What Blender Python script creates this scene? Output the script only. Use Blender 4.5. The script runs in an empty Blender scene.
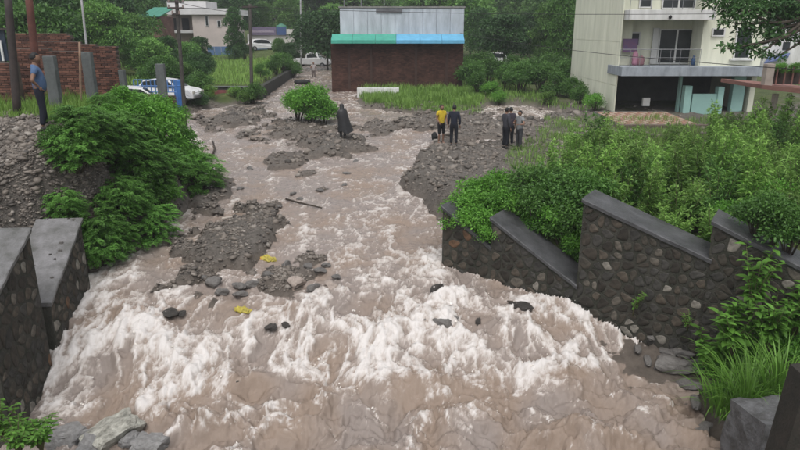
import bpy, bmesh, math, random
import numpy as np
from mathutils import Vector, Matrix

# ------------------------------------------------------------------ camera, sky, sun, exposure
SC = bpy.context.scene
COL = SC.collection
CAMZ, PITCH, FPX = 5.1, math.radians(17.0), 640.0
cam_d = bpy.data.cameras.new('camera'); cam = bpy.data.objects.new('camera', cam_d); COL.objects.link(cam)
cam.location = (0, 0, CAMZ); cam.rotation_euler = (math.pi / 2 - PITCH, 0, 0)
cam_d.sensor_width = 36.0; cam_d.lens = 36.0 * FPX / 800.0; cam_d.clip_end = 3000; cam_d.clip_start = 0.1
SC.camera = cam
wd = bpy.data.worlds.new('World'); SC.world = wd; wd.use_nodes = True
wn = wd.node_tree.nodes; wl = wd.node_tree.links
bg = wn['Background']; sky = wn.new('ShaderNodeTexSky'); sky.sky_type = 'NISHITA'; sky.sun_disc = False
SUN_EL, SUN_ROT = math.radians(62), math.radians(200)
sky.sun_elevation = SUN_EL; sky.sun_rotation = SUN_ROT; sky.air_density = 1.0; sky.dust_density = 4.0
hsv = wn.new('ShaderNodeHueSaturation'); hsv.inputs['Saturation'].default_value = 0.22   # overcast: cloud greys the sky
wl.new(sky.outputs[0], hsv.inputs['Color']); wl.new(hsv.outputs[0], bg.inputs['Color'])
bg.inputs['Strength'].default_value = 0.13
sun_d = bpy.data.lights.new('sun', 'SUN'); sun = bpy.data.objects.new('sun', sun_d); COL.objects.link(sun)
sun_d.energy = 0.8; sun_d.angle = math.radians(35); sun_d.color = (1, .985, .96)
sun.rotation_euler = (math.pi / 2 - SUN_EL, 0, math.radians(20)); sun.location = (0, -20, 60)
vs = SC.view_settings; vs.view_transform = 'Standard'; vs.look = 'None'; vs.gamma = 1; vs.use_curve_mapping = False
vs.exposure = 0.68
SC.cycles.volume_bounces = 0

R = random.Random(7); NR = np.random.default_rng(11)

# ------------------------------------------------------------------ pixel -> place helpers (photo is 800 x 450)
CP, SP = math.cos(PITCH), math.sin(PITCH)
def ray(px, py):
    X = (px - 400) / FPX; Y = (225 - py) / FPX
    return X, CP + Y * SP, -SP + Y * CP
def U(px, py, d):                       # point on the ray at forward distance d
    x, y, z = ray(px, py); return Vector((x / y * d, d, CAMZ + z / y * d))
WY = [-10, 8, 9.6, 11, 12.3, 13.6, 16, 20, 28, 36, 50, 80, 130, 220, 420, 900]
WZ = [-2.2, -2.1, -2.02, -1.9, -1.42, -1.02, -.72, -.45, -.12, .12, .40, .88, 1.6, 4, 28, 110]
def W(y): return np.interp(y, WY, WZ)
def wpt(px, py, off=0.0):               # point on the stream level
    x, y, z = ray(px, py); lo, hi = 3.0, 300.0
    for _ in range(50):
        m = (lo + hi) / 2
        if CAMZ + z / y * m > W(m) + off: lo = m
        else: hi = m
    return Vector((x / y * lo, lo, CAMZ + z / y * lo))
def online(px, py, A, B):               # point where the ray meets the vertical plane through A-B
    x, y, z = ray(px, py); k = x / y
    t = (k * A[1] - A[0]) / ((B[0] - A[0]) - k * (B[1] - A[1]))
    d = A[1] + t * (B[1] - A[1]); return Vector((A[0] + t * (B[0] - A[0]), d, CAMZ + z / y * d))

# ------------------------------------------------------------------ noise
_perm = np.random.default_rng(3).permutation(256); _perm = np.concatenate([_perm, _perm, _perm])
_ang = np.random.default_rng(4).uniform(0, 2 * np.pi, 256); _gx, _gy = np.cos(_ang), np.sin(_ang)
def perlin(x, y, seed=0):
    x = np.asarray(x, float) + seed * 17.31; y = np.asarray(y, float) + seed * 9.77
    xi = np.floor(x).astype(int); yi = np.floor(y).astype(int); xf = x - xi; yf = y - yi
    u = xf * xf * xf * (xf * (xf * 6 - 15) + 10); v = yf * yf * yf * (yf * (yf * 6 - 15) + 10)
    def g(ix, iy, dx, dy):
        h = _perm[_perm[ix & 255] + (iy & 255)]; return _gx[h] * dx + _gy[h] * dy
    a = g(xi, yi, xf, yf); b = g(xi + 1, yi, xf - 1, yf); c = g(xi, yi + 1, xf, yf - 1); d = g(xi + 1, yi + 1, xf - 1, yf - 1)
    return (a + u * (b - a)) * (1 - v) + (c + u * (d - c)) * v
def fbm(x, y, o=4, seed=0, gain=.5):
    s = 0; a = 1; f = 1
    for i in range(o): s = s + a * perlin(x * f, y * f, seed + i * 3); a *= gain; f *= 2.03
    return s
def ridged(x, y, o=4, seed=0, gain=.55):
    s = 0; a = 1; f = 1; t = 0
    for i in range(o):
        n = 1 - np.abs(perlin(x * f, y * f, seed + i * 5)) * 2.2; s = s + a * n * n; t += a; a *= gain; f *= 2.1
    return s / t
def sst(a, b, x):
    t = np.clip((x - a) / (b - a), 0, 1); return t * t * (3 - 2 * t)

# ------------------------------------------------------------------ object helpers
def link(o): COL.objects.link(o); return o
def tag(o, label=None, cat=None, group=None, kind=None):
    if label: o['label'] = label
    if cat: o['category'] = cat
    if group: o['group'] = group
    if kind: o['kind'] = kind
    return o
def empty(name, loc, rz=0, **k):
    o = link(bpy.data.objects.new(name, None)); o.location = loc; o.rotation_euler = (0, 0, rz); o.empty_display_size = .2
    return tag(o, **k)
def add(name, me, mat=None, parent=None, world=False, kind=None):
    """link a mesh as one object; world=True: vertices are in world space although it has a parent"""
    o = link(bpy.data.objects.new(name, me))
    if mat is not None:
        me.materials.clear(); me.materials.append(mat)
    if parent is not None:
        o.parent = parent
        if world:
            p = parent; off = Vector(p.location)
            while p.parent is not None: p = p.parent
            o.matrix_parent_inverse = Matrix.Translation(-Vector(p.location)) if parent.parent is None else Matrix.Identity(4)
    if kind: o['kind'] = kind
    return o
def copy_tree(o, parent=None):
    c = link(o.copy()); c.parent = parent
    if parent is not None: c.matrix_parent_inverse = o.matrix_parent_inverse.copy()
    for ch in o.children: copy_tree(ch, c)
    return c
def npmesh(name, v, f, smooth=False, tone=None, attrs=None):
    v = np.asarray(v, np.float32); f = np.asarray(f, np.int32); n = f.shape[1]
    me = bpy.data.meshes.new(name)
    me.vertices.add(len(v)); me.vertices.foreach_set('co', v.ravel())
    me.loops.add(f.size); me.loops.foreach_set('vertex_index', f.ravel())
    me.polygons.add(len(f)); me.polygons.foreach_set('loop_start', np.arange(0, f.size, n, dtype=np.int32))
    if smooth: me.polygons.foreach_set('use_smooth', np.ones(len(f), bool))
    me.update(calc_edges=True)
    if tone is not None:
        a = me.attributes.new('tone', 'FLOAT', 'FACE'); a.data.foreach_set('value', np.asarray(tone, np.float32))
    for k, val in (attrs or {}).items():
        a = me.attributes.new(k, 'FLOAT', 'POINT'); a.data.foreach_set('value', np.asarray(val, np.float32).ravel())
    return me
class MB:
    """collects simple shapes for ONE mesh"""
    def __init__(s): s.v = []; s.f = []
    def _a(s, v, f):
        n = len(s.v); s.v += [tuple(p) for p in v]; s.f += [tuple(i + n for i in q) for q in f]; return s
    def box(s, x0, x1, y0, y1, z0, z1, b=0):
        if b <= 0:
            return s._a([(x0,y0,z0),(x1,y0,z0),(x1,y1,z0),(x0,y1,z0),(x0,y0,z1),(x1,y0,z1),(x1,y1,z1),(x0,y1,z1)],
                        [(0,3,2,1),(4,5,6,7),(0,1,5,4),(1,2,6,5),(2,3,7,6),(3,0,4,7)])
        bm = bmesh.new(); bmesh.ops.create_cube(bm, size=1)
        for v in bm.verts: v.co = ((x0+x1)/2 + v.co.x*(x1-x0), (y0+y1)/2 + v.co.y*(y1-y0), (z0+z1)/2 + v.co.z*(z1-z0))
        bmesh.ops.bevel(bm, geom=bm.edges[:], offset=b, segments=2, profile=.6, affect='EDGES')
        bm.verts.index_update(); s._a([v.co.copy() for v in bm.verts], [[v.index for v in f.verts] for f in bm.faces]); bm.free(); return s
    def tube(s, pts, rad, k=6, cap=True):
        pts = [Vector(p) for p in pts]; rad = rad if hasattr(rad, '__len__') else [rad] * len(pts); vs = []; fs = []
        for i, p in enumerate(pts):
            d = (pts[min(i+1, len(pts)-1)] - pts[max(i-1, 0)]).normalized()
            a = d.cross(Vector((0, 0, 1)) if abs(d.z) < .9 else Vector((1, 0, 0))).normalized(); b = d.cross(a)
            for j in range(k):
                t = 2 * math.pi * j / k; vs.append(p + (a * math.cos(t) + b * math.sin(t)) * rad[i])
        for i in range(len(pts) - 1):
            for j in range(k): fs.append((i*k+j, i*k+(j+1)%k, (i+1)*k+(j+1)%k, (i+1)*k+j))
        if cap: fs.append(tuple(range(k))); fs.append(tuple(reversed(range((len(pts)-1)*k, len(pts)*k))))
        return s._a(vs, fs)
    def loft(s, rings, cap=True):
        k = len(rings[0]); vs = [p for r in rings for p in r]; fs = []
        for i in range(len(rings) - 1):
            for j in range(k): fs.append((i*k+j, i*k+(j+1)%k, (i+1)*k+(j+1)%k, (i+1)*k+j))
        if cap: fs.append(tuple(reversed(range(k)))); fs.append(tuple(range((len(rings)-1)*k, len(rings)*k)))
        return s._a(vs, fs)
    def prism(s, poly, ax, a0, a1):     # poly of 2D points; ax = axis of extrusion
        def P(p, a): return (a, p[0], p[1]) if ax == 'x' else ((p[0], a, p[1]) if ax == 'y' else (p[0], p[1], a))
        n = len(poly); vs = [P(p, a0) for p in poly] + [P(p, a1) for p in poly]
        return s._a(vs, [tuple(range(n)), tuple(reversed(range(n, 2*n)))] + [(i, i+n, (i+1)%n+n, (i+1)%n) for i in range(n)])
    def ell(s, c, r, k=10, m=7, fn=None):
        vs = []; fs = []
        for i in range(m + 1):
            ph = math.pi * i / m
            for j in range(k):
                t = 2*math.pi*j/k; p = Vector((math.sin(ph)*math.cos(t), math.sin(ph)*math.sin(t), math.cos(ph)))
                q = 1 if fn is None else fn(p); vs.append((c[0]+r[0]*p.x*q, c[1]+r[1]*p.y*q, c[2]+r[2]*p.z*q))
        for i in range(m):
            for j in range(k): fs.append((i*k+j, (i+1)*k+j, (i+1)*k+(j+1)%k, i*k+(j+1)%k))
        return s._a(vs, fs)
    def mesh(s, name, smooth=False):
        me = bpy.data.meshes.new(name); me.from_pydata(s.v, [], s.f); me.update()
        bm = bmesh.new(); bm.from_mesh(me); bmesh.ops.remove_doubles(bm, verts=bm.verts[:], dist=1e-5)
        bmesh.ops.recalc_face_normals(bm, faces=bm.faces[:]); bm.to_mesh(me); bm.free()
        if smooth: me.polygons.foreach_set('use_smooth', [True] * len(me.polygons))
        return me
    def build(s, name, mat, parent=None, world=False, smooth=False, kind=None):
        return add(name, s.mesh(name, smooth), mat, parent, world, kind)

# ------------------------------------------------------------------ materials
MATS = {}
def M(name, c1, c2=None, scale=4, rough=.8, bump=.0, bscale=None, spec=.3, objvar=0, metal=0, detail=6, stretch=None):
    if name in MATS: return MATS[name]
    m = bpy.data.materials.new(name); m.use_nodes = True; MATS[name] = m; nt = m.node_tree; N = nt.nodes; L = nt.links
    b = N['Principled BSDF']; b.inputs['Roughness'].default_value = rough; b.inputs['Specular IOR Level'].default_value = spec
    b.inputs['Metallic'].default_value = metal
    c2 = c2 or tuple(x * .72 for x in c1)
    tc = N.new('ShaderNodeTexCoord'); no = N.new('ShaderNodeTexNoise'); no.inputs['Scale'].default_value = scale; no.inputs['Detail'].default_value = detail
    no.inputs['Roughness'].default_value = .65
    if stretch:
        mp = N.new('ShaderNodeMapping'); mp.inputs['Scale'].default_value = stretch; L.new(tc.outputs['Object'], mp.inputs[0]); L.new(mp.outputs[0], no.inputs['Vector'])
    else: L.new(tc.outputs['Object'], no.inputs['Vector'])
    mr = N.new('ShaderNodeMapRange'); mr.inputs[1].default_value = .32; mr.inputs[2].default_value = .68; L.new(no.outputs['Fac'], mr.inputs[0])
    mx = N.new('ShaderNodeMix'); mx.data_type = 'RGBA'; mx.inputs[6].default_value = (*c1, 1); mx.inputs[7].default_value = (*c2, 1)
    L.new(mr.outputs[0], mx.inputs[0]); out = mx.outputs[2]
    if objvar:
        oi = N.new('ShaderNodeObjectInfo'); h = N.new('ShaderNodeHueSaturation'); r2 = N.new('ShaderNodeMapRange')
        r2.inputs[3].default_value = 1 - objvar; r2.inputs[4].default_value = 1 + objvar; L.new(oi.outputs['Random'], r2.inputs[0])
        L.new(r2.outputs[0], h.inputs['Value']); L.new(out, h.inputs['Color']); out = h.outputs[0]
    L.new(out, b.inputs['Base Color'])
    if bump:
        n2 = N.new('ShaderNodeTexNoise'); n2.inputs['Scale'].default_value = bscale or scale * 6; n2.inputs['Detail'].default_value = 5
        L.new(tc.outputs['Object'], n2.inputs['Vector']); bp = N.new('ShaderNodeBump'); bp.inputs['Strength'].default_value = bump
        bp.inputs['Distance'].default_value = .03; L.new(n2.outputs['Fac'], bp.inputs['Height']); L.new(bp.outputs[0], b.inputs['Normal'])
    return m
def leafmat(name, dark, light, transl=.3, objvar=.18, rough=.5):
    if name in MATS: return MATS[name]
    m = bpy.data.materials.new(name); m.use_nodes = True; MATS[name] = m; N = m.node_tree.nodes; L = m.node_tree.links
    b = N['Principled BSDF']; b.inputs['Roughness'].default_value = rough; b.inputs['Specular IOR Level'].default_value = .35
    at = N.new('ShaderNodeAttribute'); at.attribute_name = 'tone'
    mx = N.new('ShaderNodeMix'); mx.data_type = 'RGBA'; mx.inputs[6].default_value = (*dark, 1); mx.inputs[7].default_value = (*light, 1)
    L.new(at.outputs['Fac'], mx.inputs[0])
    oi = N.new('ShaderNodeObjectInfo'); r2 = N.new('ShaderNodeMapRange'); r2.inputs[3].default_value = 1 - objvar; r2.inputs[4].default_value = 1 + objvar
    h = N.new('ShaderNodeHueSaturation'); L.new(oi.outputs['Random'], r2.inputs[0]); L.new(r2.outputs[0], h.inputs['Value']); L.new(mx.outputs[2], h.inputs['Color'])
    L.new(h.outputs[0], b.inputs['Base Color'])
    tr = N.new('ShaderNodeBsdfTranslucent'); L.new(h.outputs[0], tr.inputs['Color']); ms = N.new('ShaderNodeMixShader'); ms.inputs[0].default_value = transl
    L.new(b.outputs[0], ms.inputs[1]); L.new(tr.outputs[0], ms.inputs[2]); L.new(ms.outputs[0], N['Material Output'].inputs['Surface'])
    return m
def brickmat(name, c1, c2, mortar, w=.23, h=.076):
    m = bpy.data.materials.new(name); m.use_nodes = True; N = m.node_tree.nodes; L = m.node_tree.links
    b = N['Principled BSDF']; b.inputs['Roughness'].default_value = .9; b.inputs['Specular IOR Level'].default_value = .15
    tc = N.new('ShaderNodeTexCoord'); sx = N.new('ShaderNodeSeparateXYZ'); ad = N.new('ShaderNodeMath'); cb = N.new('ShaderNodeCombineXYZ')
    L.new(tc.outputs['Object'], sx.inputs[0]); L.new(sx.outputs[0], ad.inputs[0]); L.new(sx.outputs[1], ad.inputs[1]); L.new(ad.outputs[0], cb.inputs[0]); L.new(sx.outputs[2], cb.inputs[1])
    br = N.new('ShaderNodeTexBrick'); br.inputs['Scale'].default_value = 1; br.inputs['Brick Width'].default_value = w; br.inputs['Row Height'].default_value = h
    br.inputs['Mortar Size'].default_value = .006; br.inputs['Color1'].default_value = (*c1, 1); br.inputs['Color2'].default_value = (*c2, 1); br.inputs['Mortar'].default_value = (*mortar, 1)
    L.new(cb.outputs[0], br.inputs['Vector'])
    no = N.new('ShaderNodeTexNoise'); no.inputs['Scale'].default_value = 1.2; no.inputs['Detail'].default_value = 6; L.new(tc.outputs['Object'], no.inputs['Vector'])
    mr = N.new('ShaderNodeMapRange'); mr.inputs[1].default_value = .3; mr.inputs[2].default_value = .7; mr.inputs[3].default_value = .6; mr.inputs[4].default_value = 1.25; L.new(no.outputs['Fac'], mr.inputs[0])
    hs = N.new('ShaderNodeHueSaturation'); L.new(br.outputs['Color'], hs.inputs['Color']); L.new(mr.outputs[0], hs.inputs['Value']); L.new(hs.outputs[0], b.inputs['Base Color'])
    bp = N.new('ShaderNodeBump'); bp.inputs['Strength'].default_value = .5; bp.inputs['Distance'].default_value = .01; L.new(br.outputs['Fac'], bp.inputs['Height']); bp.invert = True; L.new(bp.outputs[0], b.inputs['Normal'])
    return m

# ------------------------------------------------------------------ the lie of the land
def bline(pxs):
    p = [wpt(*q) for q in pxs]; p.sort(key=lambda a: a.y); return [a.y for a in p], [a.x for a in p]
LY, LX = bline([(25, 372), (97, 292), (120, 268), (165, 240), (212, 200), (216, 165), (200, 132), (176, 118)])
LY = [0, 9] + LY + [44, 60, 90]; LX = [-7.4, -7.6] + LX + [-10.3, -10.9, -12.8]
RY, RX = bline([(706, 449), (690, 352), (436, 262), (436, 226), (416, 205), (388, 186), (393, 168)])
RY = [0] + RY + [34, 38, 42, 60, 90]; RX = [5.2] + RX + [2.0, 1.0, -3.6, -5.6, -8.4]
def Lx(y): return np.interp(y, LY, LX)
def Rx(y): return np.interp(y, RY, RX)
def isl(px, py, rx, y0, y1, h):         # gravel bar: pixel centre, half width, far and near pixel row
    c = wpt(px, py); a = wpt(px, y0).y; b = wpt(px, y1).y; e = wpt(px + rx, py).x - c.x
    return (c.x, (a + b) / 2, e, (a - b) / 2, h)
ISL = [isl(228, 250, 50, 212, 291, .62), isl(292, 275, 46, 254, 296, .36), isl(262, 225, 18, 204, 248, .42), isl(205, 268, 25, 245, 288, .4),
       isl(287, 161, 24, 151, 171, .42), isl(306, 173, 12, 169, 177, .34), isl(334, 148, 36, 136, 159, .58), isl(232, 121, 32, 111, 130, .58),
       isl(298, 131, 46, 118, 145, .4), isl(246, 133, 14, 128, 139, .3), isl(208, 200, 20, 180, 215, .5), isl(380, 127, 26, 119, 136, .42), isl(420, 124, 24, 115, 132, .5),
       isl(322, 188, 10, 184, 192, .28), isl(245, 104, 30, 99, 111, .3), isl(470, 131, 24, 121, 140, .34), isl(545, 128, 30, 118, 137, .34)]
CUT = [isl(412, 152, 20, 128, 176, .5), isl(436, 130, 18, 121, 140, .4), isl(500, 143, 60, 139, 148, .34), isl(515, 112, 55, 104, 121, .4), isl(400, 140, 30, 137, 144, .2)]
def emask(x, y, e, n):
    r = np.sqrt(((x - e[0]) / e[2]) ** 2 + ((y - e[1]) / e[3]) ** 2); return sst(1.25, .45, r + n)
def terrain(x, y):
    x = np.asarray(x, float); y = np.asarray(y, float); w = W(y)
    n1 = fbm(x * .9, y * .9, 4, 1); n2 = fbm(x * .25, y * .25, 3, 9)
    ex = n1 * .35
    off = np.full_like(x, -.28) + n1 * .06
    for e in ISL: off = np.maximum(off, -.28 + e[4] * emask(x, y, e, n1 * .9))
    # right bank: gravel bar upstream of the walls, fill behind them
    dr = x - Rx(y) + ex
    hR = np.interp(y, [0, 9, 11, 12.5, 14.5, 16, 19, 24, 30, 36, 48, 70], [.3, .3, .5, 1.6, 1.35, 1.0, .8, .5, .28, .22, .3, .3])
    mR = sst(0, np.interp(y, [9, 13, 16, 19, 30, 60], [2.0, 1.6, .6, .9, 1.2, 3]), dr)
    zr = -.28 + (hR + .28 + n1 * .12 + n2 * .15) * mR
    for e in CUT: zr = zr - e[4] * emask(x, y, e, n1 * .7)
    off = np.where(dr > 0, np.maximum(off, zr), off)
    # left bank: high terrace
    dl = Lx(y) - x + ex
    dl = dl - 1.05 * sst(15.8, 14.0, y)
    hL = np.interp(y, [0, 9, 12, 13.6, 14.8, 16, 22, 26, 31, 37, 44, 60, 80, 130], [1.5, 1.5, 1.6, 1.9, 2.9, 3.5, 2.95, 2.4, 1.0, .35, .5, .9, 1.5, 2.5])
    wl_ = np.interp(y, [9, 13, 15, 18, 24, 32, 40], [.6, 1.4, 1.5, 2.0, 3.0, 3.0, 1.5])
    zl = -.28 + (hL + .28 + n1 * .15) * sst(0, wl_, dl) + .12 * n2 * sst(0, 3, dl)
    off = np.where(dl > 0, np.maximum(off, zl), off)
    z = w + off
    # rising ground far on the left, hills all round behind
    hill = sst(40, 75, y) * sst(-.31, -.55, x / np.maximum(y, 1)) * 4.0
    z = z + hill + np.where(y > 150, n2 * 6 * sst(150, 400, y), 0)
    return z
def tz(x, y): return float(terrain(np.array([x]), np.array([y]))[0])

# grass plot in front of the shops is a raised bed behind a low wall
PL = [U(203, 100, 46), U(257, 99, 46)]
def in_plot(x, y):
    xr = np.interp(y, [46, 70], [PL[1].x + .1, U(296, 74, 70).x]); return sst(.0, .5, xr - x) * sst(46.1, 46.5, y) * sst(74, 72, y) * sst(-23, -20, x)
RA = wpt(435, 262); RB = wpt(690, 345); SEG = [((443, 206), (489, 246)), ((492, 218), (569, 283)), ((584, 199), (711, 259)), ((714, 221), (812, 272))]
WD = (RB - RA).xy.normalized(); WN = Vector((-WD.y, WD.x)); _al = []; _cz = []
for _a, _b in SEG:
    for _q in (_a, _b): _p = online(*_q, RA, RB); _al.append((_p.xy - RA.xy).dot(WD)); _cz.append(_p.z)
_al[3] = _al[4] - .01; _al[1] = _al[2] - .01
def ground(x, y):
    z = terrain(x, y); bk = (x - RA.x) * WN.x + (y - RA.y) * WN.y; al = (x - RA.x) * WD.x + (y - RA.y) * WD.y
    cap = np.interp(al, _al, _cz) - .16 + np.maximum(0, bk - .95) * .75      # fill behind the walls lies below their tops
    z = np.where((bk > -.1) & (bk < 6) & (al > -.1) & (al < _al[-1] + 3), np.minimum(z, np.where(bk > .3, cap, np.minimum(cap, W(y) - .4 + 0 * x))), z)
    p = in_plot(x, y); return z * (1 - p) + np.maximum(z, W(y) + .95 + .1 * fbm(x * .3, y * .3, 2, 5)) * p
def gz(x, y): return float(ground(np.array([x]), np.array([y]))[0])

ys = [-8.0]
while ys[-1] < 430: ys.append(ys[-1] + max(.09, .0085 * abs(ys[-1])))
ys = np.array(ys); nx = 340
uu = np.linspace(-1, 1, nx); Y2 = np.repeat(ys[:, None], nx, 1); X2 = (np.abs(ys) * .95 + 13)[:, None] * (uu * (.45 + .55 * uu * uu))[None, :]
Z2 = ground(X2.ravel(), Y2.ravel()).reshape(X2.shape)
def gridf(r, c):
    i = np.arange(r * c).reshape(r, c); return np.stack([i[:-1, :-1], i[:-1, 1:], i[1:, 1:], i[1:, :-1]], -1).reshape(-1, 4)
xf, yf = X2.ravel(), Y2.ravel()
depthw = Z2.ravel() - W(yf)
gn = fbm(xf * .5, yf * .5, 4, 21)
grass = np.clip(sst(.2, 1.2, Lx(yf) - xf - 1.2 + gn) * sst(17, 20, yf + gn * 2) + sst(38, 44, yf + gn * 4) * .9 + sst(.8, 2.5, xf - Rx(yf) + gn) * sst(21, 17, yf) + sst(6, 9, xf - Rx(yf) - (yf - 16) * .12 + gn * 3) * sst(36, 30, yf), 0, 1)
grass = np.maximum(grass * sst(.05, .3, depthw + gn * .1), in_plot(xf, yf))
wet = sst(.28, .0, depthw + gn * .12)
me = npmesh('ground', np.stack([xf, yf, Z2.ravel()], 1), gridf(len(ys), nx), True, attrs={'grass': grass, 'wet': wet})
def ground_mat():
    m = bpy.data.materials.new('ground'); m.use_nodes = True; N = m.node_tree.nodes; L = m.node_tree.links; b = N['Principled BSDF']
    tc = N.new('ShaderNodeTexCoord')
    def noise(s, d=8, r=.65):
        n = N.new('ShaderNodeTexNoise'); n.inputs['Scale'].default_value = s; n.inputs['Detail'].default_value = d; n.inputs['Roughness'].default_value = r; L.new(tc.outputs['Object'], n.inputs['Vector']); return n.outputs['Fac']
    def ramp(f, stops):
        r = N.new('ShaderNodeValToRGB'); e = r.color_ramp.elements
        while len(e) < len(stops): e.new(.5)
        for q, (p, c) in zip(e, stops): q.position = p; q.color = (*c, 1)
        L.new(f, r.inputs[0]); return r.outputs[0]
    def mix(f, a, c):
        x = N.new('ShaderNodeMix'); x.data_type = 'RGBA'; L.new(f, x.inputs[0]); L.new(a, x.inputs[6]); L.new(c, x.inputs[7]); return x.outputs[2]
    def attr(n):
        a = N.new('ShaderNodeAttribute'); a.attribute_name = n; return a.outputs['Fac']
    gravel = ramp(noise(7, 10, .8), [(.3, (.05, .044, .038)), (.47, (.105, .093, .081)), (.6, (.16, .143, .126)), (.75, (.24, .22, .197))])
    gr = ramp(noise(1.3, 8), [(.3, (.03, .05, .012)), (.5, (.06, .085, .02)), (.7, (.11, .12, .04))])
    mud = ramp(noise(3, 6), [(.3, (.085, .068, .055)), (.7, (.17, .14, .115))])
    c = mix(attr('grass'), gravel, gr)
    wm = N.new('ShaderNodeMath'); wm.operation = 'MULTIPLY'; wm.inputs[1].default_value = .75; L.new(attr('wet'), wm.inputs[0])
    c = mix(wm.outputs[0], c, mud); L.new(c, b.inputs['Base Color'])
    rr = N.new('ShaderNodeMapRange'); rr.inputs[3].default_value = .9; rr.inputs[4].default_value = .42; L.new(attr('wet'), rr.inputs[0]); L.new(rr.outputs[0], b.inputs['Roughness'])
    b.inputs['Specular IOR Level'].default_value = .3
    bp = N.new('ShaderNodeBump'); bp.inputs['Strength'].default_value = .9; bp.inputs['Distance'].default_value = .08; L.new(noise(9, 10, .8), bp.inputs['Height']); L.new(bp.outputs[0], b.inputs['Normal'])
    return m
tag(add('ground', me, ground_mat()), kind='structure')

# ------------------------------------------------------------------ the flood water
def curve_x(pxs):
    p = [wpt(*q) for q in pxs]; p.sort(key=lambda a: a.x); return [a.x for a in p], [a.y for a in p]
FX, FY = curve_x([(20, 405), (100, 428), (170, 408), (250, 382), (330, 390), (430, 392), (520, 392), (590, 372), (645, 335)])
UX, UY = curve_x([(60, 300), (100, 288), (200, 312), (300, 302), (360, 285), (400, 262), (440, 262), (480, 288), (600, 288), (650, 296)])
rows = [7.6]
while rows[-1] < 84: rows.append(rows[-1] * 1.0031)
rows = np.array(rows); nc = 700
X = (np.linspace(-1, 1, nc)[None, :] * (rows * .46 + 4.6)[:, None]); Y = np.repeat(rows[:, None], nc, 1)
xf, yf = X.ravel(), Y.ravel()
fl = np.interp(xf, FX, FY) + .28 * fbm(xf * .9, yf * .3, 3, 31); up = np.interp(xf, UX, UY) + .5 * fbm(xf * .5, yf * .3, 3, 33)
up = np.maximum(up, fl + .4)
shift = (np.interp(xf, FX, FY) - 11.4) * .6 * sst(17, 13, yf)
zb = W(yf - shift)
t = (yf - fl) / (up - fl)
casc = sst(-.06, .1, t) * sst(1.5, .55, t)                        # the white cascade
below = sst(.02, -.12, t)                                         # brown rolling water under it
far = sst(15, 26, yf)
wx = xf + .35 * fbm(xf * .8, yf * .8, 3, 41); wy = yf + .35 * fbm(xf * .8, yf * .8, 3, 45)
big = fbm(wx * .75, wy * .9, 3, 51)
chop = ridged(wx * 1.7, wy * 1.5, 5, 61, .6)
fine = ridged(wx * 4.3 + big, wy * 3.6, 4, 71, .62)
roll = fbm(wx * 1.6, wy * 2.3, 3, 101); roll2 = fbm(wx * 5, wy * 6, 3, 107); roll3 = fbm(wx * 13, wy * 15, 2, 151); l1 = ridged(wx * 2.4 + .8 * roll, wy * 1.9 + .8 * roll2, 3, 157, .5); l2 = ridged(wx * 5.5 + roll, wy * 4.2 + roll2, 2, 163, .5); lace = np.clip(l1 - .5, 0, 1) * 1.6 + np.clip(l2 - .6, 0, 1) * 1.1
micro = ridged(wx * 11 + chop, wy * 9, 2, 113, .6)
streak = ridged(wx * 2.2, wy * .7, 4, 81, .55)
mid = sst(fl + 2.2, fl + 3.5, yf) * (1 - far * .25)
rip = ridged(wx * 1.4 + 2 * big, wy * 2.6, 4, 131, .6); braid = ridged(wx * .9 + .12 * wy, wy * .28, 4, 137, .6)
A = .05 + .10 * casc + .085 * below * sst(7, 5.2, xf + (11 - yf) * .2) - .014 * far
h = A * (big * (1.5 + below) + (chop - .5) * (.95 - .95 * below) + (fine - .45) * (.75 - .3 * casc - .65 * below) + below * (1.3 * roll + .8 * roll2 + .35 * roll3) + casc * .12 * (micro - .45) + .75 * (streak - .5) * (1 - .85 * below)) + .014 * (streak - .5) * (1 - far * .4) + mid * (.09 * (rip - .5) + .07 * (braid - .5))
BUMP = [(245, 312 + 70, 30, .22), (420, 385, 42, .24), (470, 412, 40, .16), (575, 442, 60, .34), (300, 400, 45, .16), (60, 330, 26, .2), (110, 370, 25, .18), (210, 425, 30, .22),
        (560, 372, 38, .2), (150, 352, 30, .15), (380, 330, 40, .14), (130, 320, 30, .2), (340, 412, 40, .12), (510, 330, 40, .14), (600, 300, 30, .16), (460, 295, 30, .12), (30, 350, 20, .25)]
for px, py, rx, a in BUMP:
    c = wpt(px, py); s = rx / 640 * c.y * 1.0
    h = h + a * np.exp(-(((xf - c.x + .3 * big) / s) ** 2 + ((yf - c.y + .25 * big) / (s * .42)) ** 2)) * (1 + .5 * roll)
edge = sst(.5, -.6, np.minimum(xf - Lx(yf), Rx(yf) - xf))
gh = ground(xf, yf); shore = sst(-.05, .26, zb - gh); h = np.where(h > 0, h * (.3 + .7 * shore), h)
zw = zb + h + .02 * edge
foam = casc * (.47 + .5 * (chop - .47) + .4 * (fine - .45) + 1.0 * (streak - .5) + .5 * (braid - .5) + .6 * big + .15 * (micro - .45)) \
     + (1 - casc) * np.where(t < 0, .0 + .6 * (chop - .5) + .3 * (fine - .5) + .7 * roll + .55 * big - .24 * sst(1.5, 4.0, xf) * sst(12.2, 11, yf) - .1 * sst(10.6, 9.8, yf), .15 + .5 * (streak - .5) + .5 * (rip - .5) + .55 * (braid - .5) + .35 * (fine - .5) + .25 * big)
foam = foam + lace * (.5 + .35 * below) - .06 + .07 * (t > 1)  # raised upstream: reflected sky painted in as if thin foam
foam = foam - .18 * sst(3.8, 5.4, xf) * below + .2 * edge * (t > -.1) - .1 * far
keep = ((zw > gh - .10) & (zb > gh - .22)).reshape(len(rows), nc)
F = gridf(len(rows), nc)
kf = keep.ravel()[F].any(1) & (((xf > -7.75) | (yf > 14.5)) & ((xf < Rx(yf) + .12) | (yf > 15.5) | (yf < 10)))[F].all(1); F = F[kf]
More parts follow.
